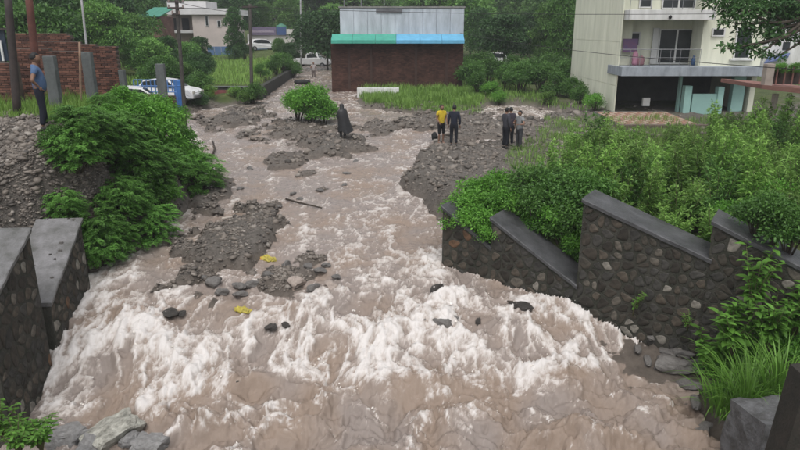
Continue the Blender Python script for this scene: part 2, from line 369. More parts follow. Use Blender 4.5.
idx = np.unique(F); rm = np.full(len(xf), -1); rm[idx] = np.arange(len(idx))
clay = .35 + 1.5 * fbm(wx * .6, wy * .5, 3, 95) + sum(1.3 * np.exp(-(((xf - c.x) / r) ** 2 + ((yf - c.y) / (r * .5)) ** 2)) for c, r in [(wpt(420, 385), .8), (wpt(575, 440), 1.0), (wpt(245, 385), .6), (wpt(470, 405), .8), (wpt(120, 325), .6), (wpt(560, 372), .6)])
me = npmesh('stream_water', np.stack([xf, yf, zw], 1)[idx], rm[F], True, attrs={'foam': np.clip(foam, 0, 1)[idx], 'clay': np.clip(clay, 0, 1)[idx], 'far': far[idx]})
def water_mat():
    m = bpy.data.materials.new('muddy_water'); m.use_nodes = True; N = m.node_tree.nodes; L = m.node_tree.links; b = N['Principled BSDF']
    tc = N.new('ShaderNodeTexCoord')
    def attr(n):
        a = N.new('ShaderNodeAttribute'); a.attribute_name = n; return a.outputs['Fac']
    def math_(op, a, c):
        q = N.new('ShaderNodeMath'); q.operation = op
        for i, v in enumerate((a, c)):
            if isinstance(v, (int, float)): q.inputs[i].default_value = v
            else: L.new(v, q.inputs[i])
        return q.outputs[0]
    mp = N.new('ShaderNodeMapping'); mp.inputs['Scale'].default_value = (1.2, .5, .7); L.new(tc.outputs['Object'], mp.inputs[0])
    def noise(s, d, r=.7, dist=0):
        n = N.new('ShaderNodeTexNoise'); n.inputs['Scale'].default_value = s; n.inputs['Detail'].default_value = d; n.inputs['Roughness'].default_value = r; n.inputs['Distortion'].default_value = dist
        L.new(mp.outputs[0], n.inputs['Vector']); return n.outputs['Fac']
    nz = noise(8, 9, .78, .8)
    f = math_('ADD', attr('foam'), math_('MULTIPLY', math_('SUBTRACT', nz, .5), 1.15))
    mr = N.new('ShaderNodeMapRange'); mr.interpolation_type = 'SMOOTHSTEP'; mr.inputs[1].default_value = .03; mr.inputs[2].default_value = .88; L.new(f, mr.inputs[0]); fo = mr.outputs[0]
    c1 = N.new('ShaderNodeMix'); c1.data_type = 'RGBA'; c1.inputs[6].default_value = (.235, .197, .175, 1); c1.inputs[7].default_value = (.245, .187, .147, 1); L.new(attr('clay'), c1.inputs[0])
    f1 = N.new('ShaderNodeMapRange'); f1.inputs[1].default_value = 0; f1.inputs[2].default_value = .45; L.new(fo, f1.inputs[0])
    f2 = N.new('ShaderNodeMapRange'); f2.inputs[1].default_value = .35; f2.inputs[2].default_value = 1; L.new(fo, f2.inputs[0])
    ca = N.new('ShaderNodeMix'); ca.data_type = 'RGBA'; ca.inputs[7].default_value = (.40, .352, .318, 1); L.new(c1.outputs[2], ca.inputs[6]); L.new(f1.outputs[0], ca.inputs[0])
    c2 = N.new('ShaderNodeMix'); c2.data_type = 'RGBA'; c2.inputs[7].default_value = (.60, .568, .545, 1); L.new(ca.outputs[2], c2.inputs[6]); L.new(f2.outputs[0], c2.inputs[0])
    L.new(c2.outputs[2], b.inputs['Base Color'])
    r = N.new('ShaderNodeMapRange'); r.inputs[3].default_value = .13; r.inputs[4].default_value = .75; L.new(fo, r.inputs[0]); L.new(r.outputs[0], b.inputs['Roughness'])
    b.inputs['Specular IOR Level'].default_value = .45; b.inputs['IOR'].default_value = 1.33
    bp = N.new('ShaderNodeBump'); bp.inputs['Strength'].default_value = .55; bp.inputs['Distance'].default_value = .05
    L.new(math_('ADD', nz, math_('MULTIPLY', noise(22, 6, .7, .4), .35)), bp.inputs['Height']); L.new(bp.outputs[0], b.inputs['Normal'])
    return m
tag(add('stream_water', me, water_mat()), kind='structure')
def wz(x, y):                          # mean water level, for things that float
    s = (np.interp(x, FX, FY) - 11.4) * .6 * float(sst(17, 13, np.array(y))); return float(W(y - s))

# spray thrown up by the cascade: drops, one mass
ICO = bmesh.new(); bmesh.ops.create_icosphere(ICO, subdivisions=1, radius=1)
IV = np.array([v.co[:] for v in ICO.verts]); IF = np.array([[v.index for v in f.verts] for f in ICO.faces]); ICO.free()
def scatter_stones(P, S, flat=.65, jit=.28, rng=NR):
    n = len(P); V = IV[None] * (1 + rng.uniform(-jit, jit, (n, len(IV), 1)))
    V = V * np.stack([rng.uniform(.7, 1.3, n), rng.uniform(.7, 1.3, n), rng.uniform(flat * .7, flat * 1.2, n)], 1)[:, None, :] * S[:, None, None]
    a = rng.uniform(0, 6.28, n); ca, sa = np.cos(a)[:, None], np.sin(a)[:, None]
    tl = rng.uniform(-.5, .5, n)[:, None]; z = V[..., 2] + V[..., 0] * tl
    V = np.stack([V[..., 0] * ca - V[..., 1] * sa, V[..., 0] * sa + V[..., 1] * ca, z], -1) + P[:, None, :]
    Fc = IF[None] + (np.arange(n) * len(IV))[:, None, None]; return V.reshape(-1, 3), Fc.reshape(-1, 3)
cand = np.where((chop > .62) & (foam > .5) & (yf < 16))[0]
cand = cand[np.isin(cand, idx)]
pick = NR.choice(cand, 900, replace=False)
P = np.stack([xf[pick], yf[pick], zw[pick] + NR.exponential(.035, 900)], 1) + NR.normal(0, .03, (900, 3)) * [1, 1, 0]
V, Fc = scatter_stones(P, NR.exponential(.005, 900) + .003, .9, .2)
tag(add('spray', npmesh('spray', V, Fc, True), M('spray', (.74, .70, .66), (.68, .63, .58), 8, .5)), 'fine white spray drops thrown up over the foaming cascade', None, None, 'stuff')

# ------------------------------------------------------------------ gravel, one mass over the bars and banks
gx = np.concatenate([NR.uniform(-19, 16, 200000), NR.uniform(-13, -7, 26000), NR.uniform(-9.6, -7.2, 24000), NR.uniform(-6.5, -.5, 16000)]); gy = np.concatenate([9 + NR.uniform(0, 1, 200000) * 33, NR.uniform(12.5, 18.5, 26000), NR.uniform(12.6, 16.6, 24000), NR.uniform(14, 21, 16000)])
gh_ = ground(gx, gy); dep = gh_ - W(gy); gnn = fbm(gx * .5, gy * .5, 4, 21)
dens = sst(-.06, .08, dep) * (1 - sst(.2, 1.2, Lx(gy) - gx - 1.2 + gnn) * sst(17, 20, gy + gnn * 2) * .97) * (1 - sst(.8, 2.5, gx - Rx(gy) + gnn) * sst(21, 17, gy) * .8)
dens = dens * (1 - sst(6, 9, gx - Rx(gy) - (gy - 16) * .12) * .85) * np.clip(14 / gy, .25, 1)
dens = dens * (.35 + .9 * sst(-.3, .3, fbm(gx * 1.1, gy * 1.1, 3, 77))) * (np.abs(gx / gy) < .72)
dens = dens * ~((gx > .5) & (gy < 15.9) & (gx - .9 > (15.7 - gy) * 1.3))
heap = (gx < Lx(gy)) & (gy > 13) & (gy < 19) & (gx > -14)
dens = np.where(heap, np.minimum(1, dens * 2.5), dens); k = NR.uniform(0, 1, len(gx)) < dens * .62
gx, gy, gh_ = gx[k], gy[k], gh_[k]; sz = np.clip(NR.lognormal(-3.6, .6, len(gx)), .01, .15) * np.clip(gy / 20, .8, 1.5) 
V, Fc = scatter_stones(np.stack([gx, gy, gh_ + sz * .15], 1), sz)
tn = np.repeat(np.clip(NR.normal(.45, .24, len(gx)), 0, 1), len(IF))
print('gravel', len(gx))
def gravel_mat(name, lo, hi, rough=.7):
    m = bpy.data.materials.new(name); m.use_nodes = True; N = m.node_tree.nodes; L = m.node_tree.links; b = N['Principled BSDF']
    a = N.new('ShaderNodeAttribute'); a.attribute_name = 'tone'; r = N.new('ShaderNodeValToRGB'); e = r.color_ramp.elements
    e[0].color = (*lo, 1); e[1].color = (*hi, 1); q = e.new(.55); q.color = (*[(x + y) / 2 * f for x, y, f in zip(lo, hi, (1.04, .98, .93))], 1)
    L.new(a.outputs['Fac'], r.inputs[0]); L.new(r.outputs[0], b.inputs['Base Color']); b.inputs['Roughness'].default_value = rough; return m
tag(add('gravel', npmesh('gravel', V, Fc, False, tn), gravel_mat('gravel', (.052, .045, .039), (.25, .225, .198))), 'loose grey gravel washed over the bars and banks of the stream', None, None, 'stuff')

rock_m = [M('rock_grey', (.17, .16, .15), (.09, .083, .077), 5, .55, .6, 20), M('rock_pale', (.36, .30, .26), (.24, .2, .175), 5, .6, .5, 20), M('rock_dark', (.06, .053, .047), (.03, .027, .024), 5, .4, .8, 20), M('rock_slab', (.42, .41, .36), (.12, .115, .095), 4, .7, 1.0, 9), M('lump_pale', (.24, .235, .23), (.13, .125, .12), 4, .6, .6, 18)]
def rock_mesh(seed, flat=.7):
    rr = random.Random(seed); bm = bmesh.new(); bmesh.ops.create_icosphere(bm, subdivisions=3, radius=1)
    pl = [(Vector((rr.gauss(0, 1), rr.gauss(0, 1), rr.gauss(0, 1))).normalized(), rr.uniform(.5, .85)) for _ in range(9)]
    for v in bm.verts:
        for n, d in pl:
            e = v.co.dot(n) - d
            if e > 0: v.co -= n * e * .9
        v.co *= 1 + .28 * float(fbm(np.array([v.co.x * 1.6 + v.co.z + seed]), np.array([v.co.y * 1.6 - v.co.z * .8]), 4, seed)[0]); v.co.z *= flat
    me = bpy.data.meshes.new('rock'); bm.to_mesh(me); bm.free(); return me
def chunk_mesh(seed):
    rr = random.Random(seed); bm = bmesh.new(); bmesh.ops.create_cube(bm, size=1.5); bmesh.ops.subdivide_edges(bm, edges=bm.edges[:], cuts=7, use_grid_fill=True)
    pl = [(Vector((rr.gauss(0, 1), rr.gauss(0, 1), rr.gauss(.3, .8))).normalized(), rr.uniform(.55, .85)) for _ in range(6)]
    for v in bm.verts:
        for n, d in pl:
            e = v.co.dot(n) - d
            if e > 0: v.co -= n * e
        v.co *= 1 + .22 * float(fbm(np.array([v.co.x * 2.2 + v.co.z * 1.3 + seed]), np.array([v.co.y * 2.2 - v.co.z * 1.1]), 5, seed, .6)[0])
    me = bpy.data.meshes.new('rock'); bm.to_mesh(me); bm.free(); return me
CH = [chunk_mesh(i) for i in range(70, 76)]
RM = [rock_mesh(i, .55 + .1 * (i % 4)) for i in range(6)]
def rock(px, py, wpx, mi, label, off=0.0, group=None, sc=(1, .8, 1), water=False):
    p = wpt(px, py, off); s = wpx / 2 / FPX * math.hypot(p.y, CAMZ - p.z)
    z = wz(p.x, p.y) if water else max(gz(p.x, p.y), wz(p.x, p.y))
    me = (CH if mi > 2 else RM)[R.randrange(6)].copy(); o = add('rock', me, rock_m[mi]); o.location = (p.x, p.y, z + s * (.02 if water else .2))
    o.scale = (s * sc[0] * 1.15, s * sc[1] * 1.15, s * sc[2]); o.rotation_euler = (R.uniform(-.2, .2), R.uniform(-.2, .2), R.uniform(0, 6))
    return tag(o, label, 'rock', group)
for q in [(214, 281, 17), (239, 284, 15), (252, 282, 13), (205, 276, 10), (222, 290, 12), (240, 292, 14), (313, 285, 13), (308, 264, 11), (320, 268, 12), (326, 262, 10), (336, 274, 9), (286, 262, 10), (268, 275, 10)]:
    rock(q[0], q[1], q[2], 0, 'wet grey stone lying along the edge of the largest gravel island', .1, 'stones along the edge of the largest gravel island')
rock(297, 282, 18, 1, 'smooth pale stone at the tip of the gravel island', .08); rock(331, 284, 16, 1, 'reddish pale stone beside the tip of the gravel island', .06)
rock(438, 291, 17, 2, 'dark pointed rock in the foam at the foot of the stone wall', .05, None, (.9, .8, 1.5), True)
for q in [(172, 318, 22), (182, 319, 12)]: rock(q[0], q[1], q[2], 2, 'low black rock breaking the white foam below the concrete-topped walls', .0, 'black rocks below the sloping wall', (1.2, .7, .5), True)
for q in [(233, 380, 14), (270, 326, 16), (286, 324, 12)]: rock(q[0], q[1], q[2], 2, 'small black rock showing through the breaking cascade', .02, 'black rocks in the cascade', (1.1, .7, .7), True)
for q in [(440, 324, 20), (428, 320, 12), (452, 318, 12), (446, 327, 12)]: rock(q[0], q[1], q[2], 0, 'brown debris rock amid grey water beside the cascade', .02, 'brown rocks beside the cascade', (1.2, .8, .7), True)
for q in [(512, 305, 14), (524, 307, 16), (478, 322, 10)]: rock(q[0], q[1], q[2], 2, 'dark jagged rock in the shallow water below the walls', .02, 'dark rocks below the walls', (1, .8, .9), True)
for q in [(293, 193, 7), (300, 199, 8), (278, 206, 9), (251, 208, 9), (320, 190, 9), (345, 184, 7), (347, 173, 7), (240, 188, 8), (355, 161, 7), (250, 168, 7)]:
    rock(q[0], q[1], q[2], 0, 'small stone poking out of the brown shallows upstream', .02, 'stones in the brown shallows', (1.2, .8, .7), True)
for q in [(676, 352, 34), (655, 322, 14), (700, 352, 26), (684, 338, 18), (662, 352, 10), (705, 420, 18), (692, 372, 22), (668, 338, 16), (650, 345, 13), (697, 395, 16), (640, 335, 12)]:
    rock(q[0], q[1], q[2], 0, 'brown wet stone at the water edge beneath the grass clump', .12, 'stones beneath the grass clump', (1.2, .8, .7))
# pale broken slab and concrete lumps at the bottom-left corner
rock(112, 428, 56, 3, 'large pale broken slab with foam running over it', .2, None, (1.1, .75, .65), True)
for q in [(66, 440, 44), (92, 449, 40), (148, 447, 34), (132, 440, 26), (50, 428, 22)]: rock(q[0], q[1], q[2], 4, 'grey concrete lump at the foot of the left retaining wall', .1, 'concrete lumps beside the broken slab', (1, .8, .7))

# ------------------------------------------------------------------ rubble stone walls with sloping concrete copings
def stone_mat():
    m = bpy.data.materials.new('wall_stone'); m.use_nodes = True; N = m.node_tree.nodes; L = m.node_tree.links; b = N['Principled BSDF']
    oi = N.new('ShaderNodeObjectInfo'); r = N.new('ShaderNodeValToRGB'); r.color_ramp.interpolation = 'CONSTANT'; e = r.color_ramp.elements
    cols = [(0, (.030, .026, .021)), (.18, (.045, .038, .03)), (.34, (.055, .048, .038)), (.5, (.038, .036, .032)), (.62, (.075, .062, .048)), (.74, (.05, .047, .042)), (.86, (.10, .088, .072)), (.915, (.12, .07, .042)), (.945, (.19, .175, .15)), (.975, (.13, .115, .095))]
    while len(e) < len(cols): e.new(.5)
    for q, (p, c) in zip(e, cols): q.position = p; q.color = (*c, 1)
    L.new(oi.outputs['Random'], r.inputs[0])
    tc = N.new('ShaderNodeTexCoord'); no = N.new('ShaderNodeTexNoise'); no.inputs['Scale'].default_value = 6; no.inputs['Detail'].default_value = 8; no.inputs['Roughness'].default_value = .75; L.new(tc.outputs['Object'], no.inputs['Vector'])
    mr = N.new('ShaderNodeMapRange'); mr.inputs[1].default_value = .35; mr.inputs[2].default_value = .65; mr.inputs[3].default_value = .45; mr.inputs[4].default_value = 1.35; L.new(no.outputs['Fac'], mr.inputs[0])
    h = N.new('ShaderNodeHueSaturation'); L.new(r.outputs[0], h.inputs['Color']); L.new(mr.outputs[0], h.inputs['Value']); L.new(h.outputs[0], b.inputs['Base Color'])
    b.inputs['Roughness'].default_value = .75; b.inputs['Specular IOR Level'].default_value = .25
    bp = N.new('ShaderNodeBump'); bp.inputs['Strength'].default_value = .6; bp.inputs['Distance'].default_value = .02; L.new(no.outputs['Fac'], bp.inputs['Height']); L.new(bp.outputs[0], b.inputs['Normal'])
    return m
STONE = stone_mat(); MORTAR = M('wall_mortar', (.06, .056, .047), (.026, .028, .02), 3, .9, .8, 30)
COPING = M('wet_coping', (.085, .085, .09), (.035, .036, .036), 2.6, .45, .6, 22, .4)
COPING_L = M('pale_coping', (.19, .185, .19), (.065, .065, .058), 2.4, .5, .6, 22, .4, detail=9)
def clip_half(poly, mx, my, nx_, ny_):
    out = []
    for i in range(len(poly)):
        a, b = poly[i], poly[(i + 1) % len(poly)]; da = (a[0]-mx)*nx_ + (a[1]-my)*ny_; db = (b[0]-mx)*nx_ + (b[1]-my)*ny_
        if da <= 0: out.append(a)
        if da * db < 0: t = da / (da - db); out.append((a[0] + (b[0]-a[0])*t, a[1] + (b[1]-a[1])*t))
    return out
def face_stones(parent, O, U_, V_, N_, poly, cell, rr, depth=.02, tall=1.25):
    """rubble stones covering a flat convex polygon given in (u, v) of the face"""
    x0 = min(p[0] for p in poly); x1 = max(p[0] for p in poly); y0 = min(p[1] for p in poly); y1 = max(p[1] for p in poly)
    def inside(p):
        s = [(poly[(i+1)%len(poly)][0]-poly[i][0])*(p[1]-poly[i][1]) - (poly[(i+1)%len(poly)][1]-poly[i][1])*(p[0]-poly[i][0]) for i in range(len(poly))]
        return all(v >= 0 for v in s) or all(v <= 0 for v in s)
    sites = []; j = 0; y = y0
    while y < y1:
        x = x0 + (cell / 2 if j % 2 else 0)
        while x < x1 + cell:
            p = (x + rr.uniform(-.48, .48) * cell, y + rr.uniform(-.48, .48) * cell * tall)
            if inside(p) and rr.random() > .08: sites.append(p)
            x += cell
        y += cell * tall; j += 1
    n = 0
    for i, s in enumerate(sites):
        c = list(poly)
        for o in sorted(sites, key=lambda q: (q[0]-s[0])**2 + (q[1]-s[1])**2)[1:14]:
            c = clip_half(c, (s[0]+o[0])/2, (s[1]+o[1])/2, o[0]-s[0], o[1]-s[1])
            if len(c) < 3: break
        if len(c) < 3: continue
        cx = sum(p[0] for p in c)/len(c); cy = sum(p[1] for p in c)/len(c)
        cut = []
        for a, b in zip(c, c[1:] + c[:1]): cut += [(a[0]*.75+b[0]*.25, a[1]*.75+b[1]*.25), (a[0]*.25+b[0]*.75, a[1]*.25+b[1]*.75)]
        sz_ = max(abs(p[0]-cx) for p in cut) + max(abs(p[1]-cy) for p in cut)
        if sz_ < .04: continue
        sh = max(.5, 1 - .034 / sz_ * 2); d = depth * rr.uniform(.5, 1.3)
        C3 = O + U_ * cx + V_ * cy; rings = []
        for k, hgt in ((sh, -.02), (sh * .97, d * .5), (sh * .8, d * .8)):
            rings.append([U_ * ((p[0]-cx) * k) + V_ * ((p[1]-cy) * k) + N_ * (hgt + rr.uniform(-.1, .1) * d) for p in cut])
        m = MB(); kk = len(cut); vs = [p for r in rings for p in r] + [N_ * d * .9]; fs = []
        for r in range(2):
            for q in range(kk): fs.append((r*kk+q, r*kk+(q+1)%kk, (r+1)*kk+(q+1)%kk, (r+1)*kk+q))
        for q in range(kk): fs.append((2*kk+q, 2*kk+(q+1)%kk, 3*kk))
        m._a(vs, fs); me = m.mesh('stone', True); o = add('stone', me, STONE, parent); o.location = C3 - Vector(parent.location); n += 1
    return n
def wall_seg(P0, P1, z0, z1, zb, thick, label, group, seed, cop=COPING, cell=.3, side=1, ends=True, capt=.09):
    """wall from P0 (far end) to P1 (near end); top slopes z0 -> z1; side = which way the thickness goes"""
    rr = random.Random(seed); P0 = Vector((P0[0], P0[1], 0)); P1 = Vector((P1[0], P1[1], 0)); d = (P1 - P0); Lg = d.length; d.normalize()
    n = Vector((d.y, -d.x, 0)) * side            # out of the visible face
    root = empty('stone_wall', (P0.x, P0.y, zb), label=label, cat='wall', group=group)
    def box3(a0, a1, w0, w1, f0, f1, g0, g1):    # along, depth (behind face), bottom fn, top fn
        v = []
        for w in (w0, w1):
            for a, lo, hi in ((a0, f0, g0), (a1, f1, g1)):
                q = P0 + d * a - n * w; v += [(q.x, q.y, lo), (q.x, q.y, hi)]
        return MB()._a(v, [(0,1,3,2),(4,6,7,5),(0,4,5,1),(2,3,7,6),(1,5,7,3),(0,2,6,4)])
    box3(0, Lg, 0, thick, zb, zb, z0 - capt, z1 - capt).build('core', MORTAR, root, True)
    # coping slab, subdivided and rough-edged
    sl = (z1 - z0) / Lg; m = MB(); K = 14; rings = []
    for i in range(K + 1):
        a = -.04 + (Lg + .06) * i / K; z = z0 + sl * a; e = rr.uniform(-.012, .012); ring = []
        for w, dz in ((-.045 + e, -capt + .004), (-.05 + e, -.012), (-.03 + e, rr.uniform(-.006, .006)), (thick * .5, .008 + rr.uniform(-.006, .006)), (thick + .03, 0), (thick + .04, -capt + .004)):
            q = P0 + d * a - n * w; ring.append((q.x, q.y, z + dz))
        rings.append(ring)
    m.loft(rings); m.build('coping', cop, root, True)
    up_ = Vector((0, 0, 1)); h0 = z0 - capt - zb - .03; h1 = z1 - capt - zb - .03
    cnt = face_stones(root, Vector((P0.x, P0.y, zb)), d, up_, n, [(.02, 0), (Lg - .02, 0), (Lg - .02, h1), (.02, h0)], cell, rr)
    if ends:
        cnt += face_stones(root, Vector((P0.x, P0.y, zb)), -n, up_, -d, [(.02, max(0, h0 - 1.9)), (thick - .02, max(0, h0 - 1.9)), (thick - .02, h0), (.02, h0)], cell * .9, rr)
    return root
RA = wpt(435, 262); RB = wpt(690, 345)
def rl(px, py): return online(px, py, RA, RB)
SEG = [((443, 206), (489, 246)), ((492, 218), (569, 283)), ((584, 199), (711, 259)), ((714, 221), (812, 272))]
SL = ['low stone wall end half hidden under a draping green bush beside the current', 'short dark rubble wall with smooth sloping top between draping bush and taller wall', 'taller dark rubble wall with sloping grey top and orange and white stones', 'dark mossy rubble wall with shrubs at its foot and a bush on its sloping top']
for i, (a, b) in enumerate(SEG):
    p, q = rl(*a), rl(*b); zb_ = min(wz(p.x, p.y), wz(q.x, q.y)) - .75
    if i in (0, 1): q2 = rl(*SEG[i + 1][0]); q2.z = q.z - (q.z - p.z) / (q.xy - p.xy).length * -1 * 0; e = Vector((q2.x, q2.y, q.z))
    else: e = q
    wall_seg(p, (e.x, e.y), p.z, e.z, zb_, .95, SL[i], 'rubble walls on the right bank', 40 + i, cell=.2, side=-1 if (q - p).y * 1 > 0 else 1)
LA = Vector((-7.5, 14.4, 0)); LB = Vector((-7.0, 10.5, 0))
def ll(px, py): return online(px, py, LA, LB)
for i, (a, b) in enumerate([((80, 219), (49, 302)), ((28, 229), (-14, 310))]):
    p, q = ll(*a), ll(*b)
    wall_seg(p, (q.x, q.y), p.z, q.z, -2.9, .95, ['stepped stone wall with gravel scattered on its pale sloping top', 'stone retaining wall with clean pale sloping top beside the man\'s gravel heap'][i], 'stone walls on the left bank', 60 + i, cop=COPING_L, cell=.21, side=-1)
# gravel lying on the stepped wall's top
p, q = ll(80, 219), ll(49, 302)
for i in range(26):
    t_ = R.random() ** 2 * .75; w_ = R.uniform(.1, .85); s = R.uniform(.02, .055)
    o = add('pebble', RM[R.randrange(6)].copy(), rock_m[R.choice((0, 2, 0))]); o.location = (p.x + (q.x - p.x) * t_ - w_, p.y + (q.y - p.y) * t_, p.z + (q.z - p.z) * t_ + s * .3); o.scale = (s, s, s)
    tag(o, 'small dark pebble lying on the pale sloping wall top', 'pebble', 'pebbles on the pale sloping wall top')

# ------------------------------------------------------------------ buildings and other built things
def rc(px0, py0, px1, py1, d):
    m = (py0 + py1) / 2; return U(px0, m, d).x, U(px1, m, d).x, U((px0+px1)/2, py1, d).z, U((px0+px1)/2, py0, d).z
def pbox(name, px0, py0, px1, py1, d, th, mat, parent, b=0, zlow=None):
    x0, x1, z0, z1 = rc(px0, py0, px1, py1, d)
    if zlow is not None: z0 = zlow
    return MB().box(x0, x1, d, d + th, z0, z1, b).build(name, mat, parent, True)
GLASS = M('dark_glass', (.02, .024, .026), (.035, .04, .042), 1.5, .12, 0, None, .5)
CREAM = M('cream_paint', (.74, .74, .61), (.56, .57, .46), 1.6, .8, .1, 8, stretch=(1, 1, .16), detail=9)
WHITEP = M('white_paint', (.66, .66, .65), (.46, .46, .44), 2, .7, .1, 8, stretch=(1, 1, .2), detail=9)
GREYP = M('grey_paint', (.32, .35, .39), (.18, .2, .22), 3, .7, .1, 8, stretch=(1, 1, .3), detail=9)
MINT = M('mint_paint', (.30, .48, .44), (.24, .40, .37), 1, .7)
DARK = M('near_black', (.02, .02, .021), (.012, .012, .012), 1, .9)  # near-black; on the door sheets it stands in for indoor shade
STEEL = M('railing_steel', (.22, .23, .24), (.14, .14, .15), 4, .4, 0, None, .5)
CONC = M('concrete', (.24, .235, .225), (.13, .13, .122), 2.2, .85, .3, 18)
CONC_D = M('dark_concrete', (.13, .14, .14), (.07, .076, .076), 2, .8, .3, 18)

def white_house():
    d = 38.0; g = .1
    root = empty('apartment_house', (U(680, 100, d).x, d, g), label='white apartment house with glazed balconies above a dark open ground floor', cat='building')
    x = lambda px, py=50: U(px, py, d).x
    zz = lambda py: U(680, py, d).z
    xl, xb, xr = x(619, 60), x(621.5, 40), x(764, 40); D2 = 10.4
    zt = 9.6
    z1 = zz(66); zs = zz(75); z2 = zz(10); z2s = zz(20)
    # stair tower with vertical siding boards
    tw = MB().box(xl, xb, d, d + D2, g - .6, zt).build('wall', CREAM, root, True)
    n = 16
    for i in range(n):
        a = d + D2 * i / n; b = d + D2 * (i + 1) / n
        for (za, zc) in ((g - .5, zz(86)), (zz(86) + .02, zz(42)), (zz(42) + .02, zt)):
            MB().box(xl - .03, xl - .004, a + .012, b - .012, za, zc - .005).build('siding_board', CREAM, root, True)
    # recessed back wall of the balconies, side wall on the right
    MB().box(xb, x(702, 40), d + 1.5, d + D2, zs, zt).build('wall', CREAM, root, True)
    MB().box(x(702, 40), xr, d + .02, d + D2, zs, zt).build('wall', CREAM, root, True)
    MB().box(xb, xb + .9, d + .9, d + 1.5, z1, z2s).build('wall', CREAM, root, True)
    # slabs
    MB().box(xb - .15, xr + .1, d - 1.0, d + 1.6, zs, z1, .02).build('balcony_slab', GREYP, root, True)
    MB().box(xb + .05, x(709, 15), d - .8, d + 1.6, z2s, z2, .02).build('balcony_slab', WHITEP, root, True)
    MB().box(xb, x(702, 40), d, d + 1.5, zt - .2, zt).build('balcony_slab', WHITEP, root, True)
    lamp = MB().ell((U(670, 17, d - .8).x, d - .85, U(670, 17, d - .8).z), (.1, .06, .1)).build('wall_lamp', DARK, root, True)
    def glazed(px0, py0, px1, py1, dd, name, rails=()):
        x0, x1, za, zb = rc(px0, py0, px1, py1, dd)
        f = MB(); t = .07
        f.box(x0, x1, dd - .05, dd + .02, zb - t, zb); f.box(x0, x1, dd - .05, dd + .02, za, za + t)
        f.box(x0, x0 + t, dd - .05, dd + .02, za + t, zb - t); f.box(x1 - t, x1, dd - .05, dd + .02, za + t, zb - t)
        for r in rails: xm = x0 + (x1 - x0) * r; f.box(xm - .05, xm + .05, dd - .05, dd + .02, za + t, zb - t)
        fr = f.build(name, WHITEP, root, True)
        cuts = [0] + list(rails) + [1]
        for a, b in zip(cuts[:-1], cuts[1:]):
            gl = MB().box(x0 + (x1 - x0) * a + .05, x0 + (x1 - x0) * b - .05, dd - .02, dd + .01, za + t, zb - t).mesh('pane')
            o = add('pane', gl, GLASS, fr)
    dd = d + 1.44
    glazed(658, 29, 695, 64, dd, 'balcony_door', (.48,)); glazed(695.5, 28, 704, 52, dd - .1, 'window')
    glazed(629, 32, 640, 46, dd, 'window'); glazed(663, -22, 697, 9, dd, 'balcony_door', (.5,)); glazed(640, -20, 653, 8, dd, 'window')
    glazed(712, 28, 725, 36.5, d - .03, 'window'); glazed(735, 27, 751, 59, d - .03, 'window')
    pbox('window_sill', 731, 58.5, 754, 60.5, d - .2, .2, WHITEP, root)
    pbox('door_frame', 652, 28, 658, 64, dd - .1, .1, WHITEP, root)
    # railings: top rail and thin balusters
    for (pa, pb, zf) in ((620, 700, z1), (625, 707, z2)):
        xa, xc = U(pa, 60, d - .9).x, U(pb, 60, d - .9).x
        rl_ = MB(); rl_.tube([(xa, d - .9, zf + .95), (xc, d - .9, zf + .95)], .022); rl_.tube([(xa, d - .9, zf + .5), (xc, d - .9, zf + .5)], .012)
        for k_ in range(9):
            q = xa + (xc - xa) * k_ / 8; rl_.tube([(q, d - .9, zf), (q, d - .9, zf + .95)], .014)
        rl_.build('railing', STEEL, root, True)
    # open ground floor: dark parking bay with columns
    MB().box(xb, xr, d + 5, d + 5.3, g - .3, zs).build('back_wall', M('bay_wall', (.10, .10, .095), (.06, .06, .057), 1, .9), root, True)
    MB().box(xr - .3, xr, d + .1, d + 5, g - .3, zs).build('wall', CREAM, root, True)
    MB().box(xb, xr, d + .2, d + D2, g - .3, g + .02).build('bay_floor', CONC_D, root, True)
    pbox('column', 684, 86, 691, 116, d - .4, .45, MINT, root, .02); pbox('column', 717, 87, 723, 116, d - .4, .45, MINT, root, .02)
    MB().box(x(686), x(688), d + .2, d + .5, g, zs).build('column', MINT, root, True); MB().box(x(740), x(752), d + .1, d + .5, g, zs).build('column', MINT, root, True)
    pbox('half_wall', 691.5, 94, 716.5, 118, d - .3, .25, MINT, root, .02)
    pbox('meter_box', 643, 98, 650, 106, d + .4, .2, WHITEP, root)
    # things kept on the balcony
    return root
house = white_house()
def in_balcony():
    d = 38.6; z = U(680, 66, 38).z + .0
    x0 = U(632, 50, d).x
    m = MB(); m.box(x0 - .55, x0 + .3, d, d + .03, z + .75, z + 1.5); tag(m.build('hanging_cloth', M('purple_cloth', (.12, .10, .2), (.2, .1, .16), 5, .9), None), 'dark purple washing hung over the balcony rail of the white house', 'laundry')
    for i, (dx, c, hh) in enumerate(((.2, (.45, .22, .3), .8), (.55, (.30, .16, .18), .55))):
        mm = MB(); K = 10; rings = []
        for k_ in range(7):
            t_ = k_ / 6; r = [.16, .22, .2, .24, .2, .18, .06][k_] * (.8 + .1 * i); rings.append([(x0 + dx + r * math.cos(6.283 * j / K) * (1 + .15 * math.sin(3 * j)), d - .1 + r * .6 * math.sin(6.283 * j / K), z + .01 + hh * t_) for j in range(K)])
        mm.loft(rings); tag(mm.build('cloth_bundle', M('bundle_%d' % i, c, None, 6, .9), None, smooth=True), ['pale pink cloth bundle standing behind the balcony rail', 'dark red bundle beside the pink bundle on the balcony'][i], 'bundle')
    px = U(693.5, 60, d).x; b = MB(); K = 10
    b.loft([[(px + r * math.cos(6.283*j/K), d + r * math.sin(6.283*j/K), z + h_) for j in range(K)] for r, h_ in ((.12, .01), (.13, .3), (.1, .42), (.05, .5), (.05, .56))])
    tag(b.build('water_can', M('blue_can', (.06, .12, .25), None, 5, .5), None, smooth=True), 'small blue can standing by the balcony door of the white house', 'can')
in_balcony()
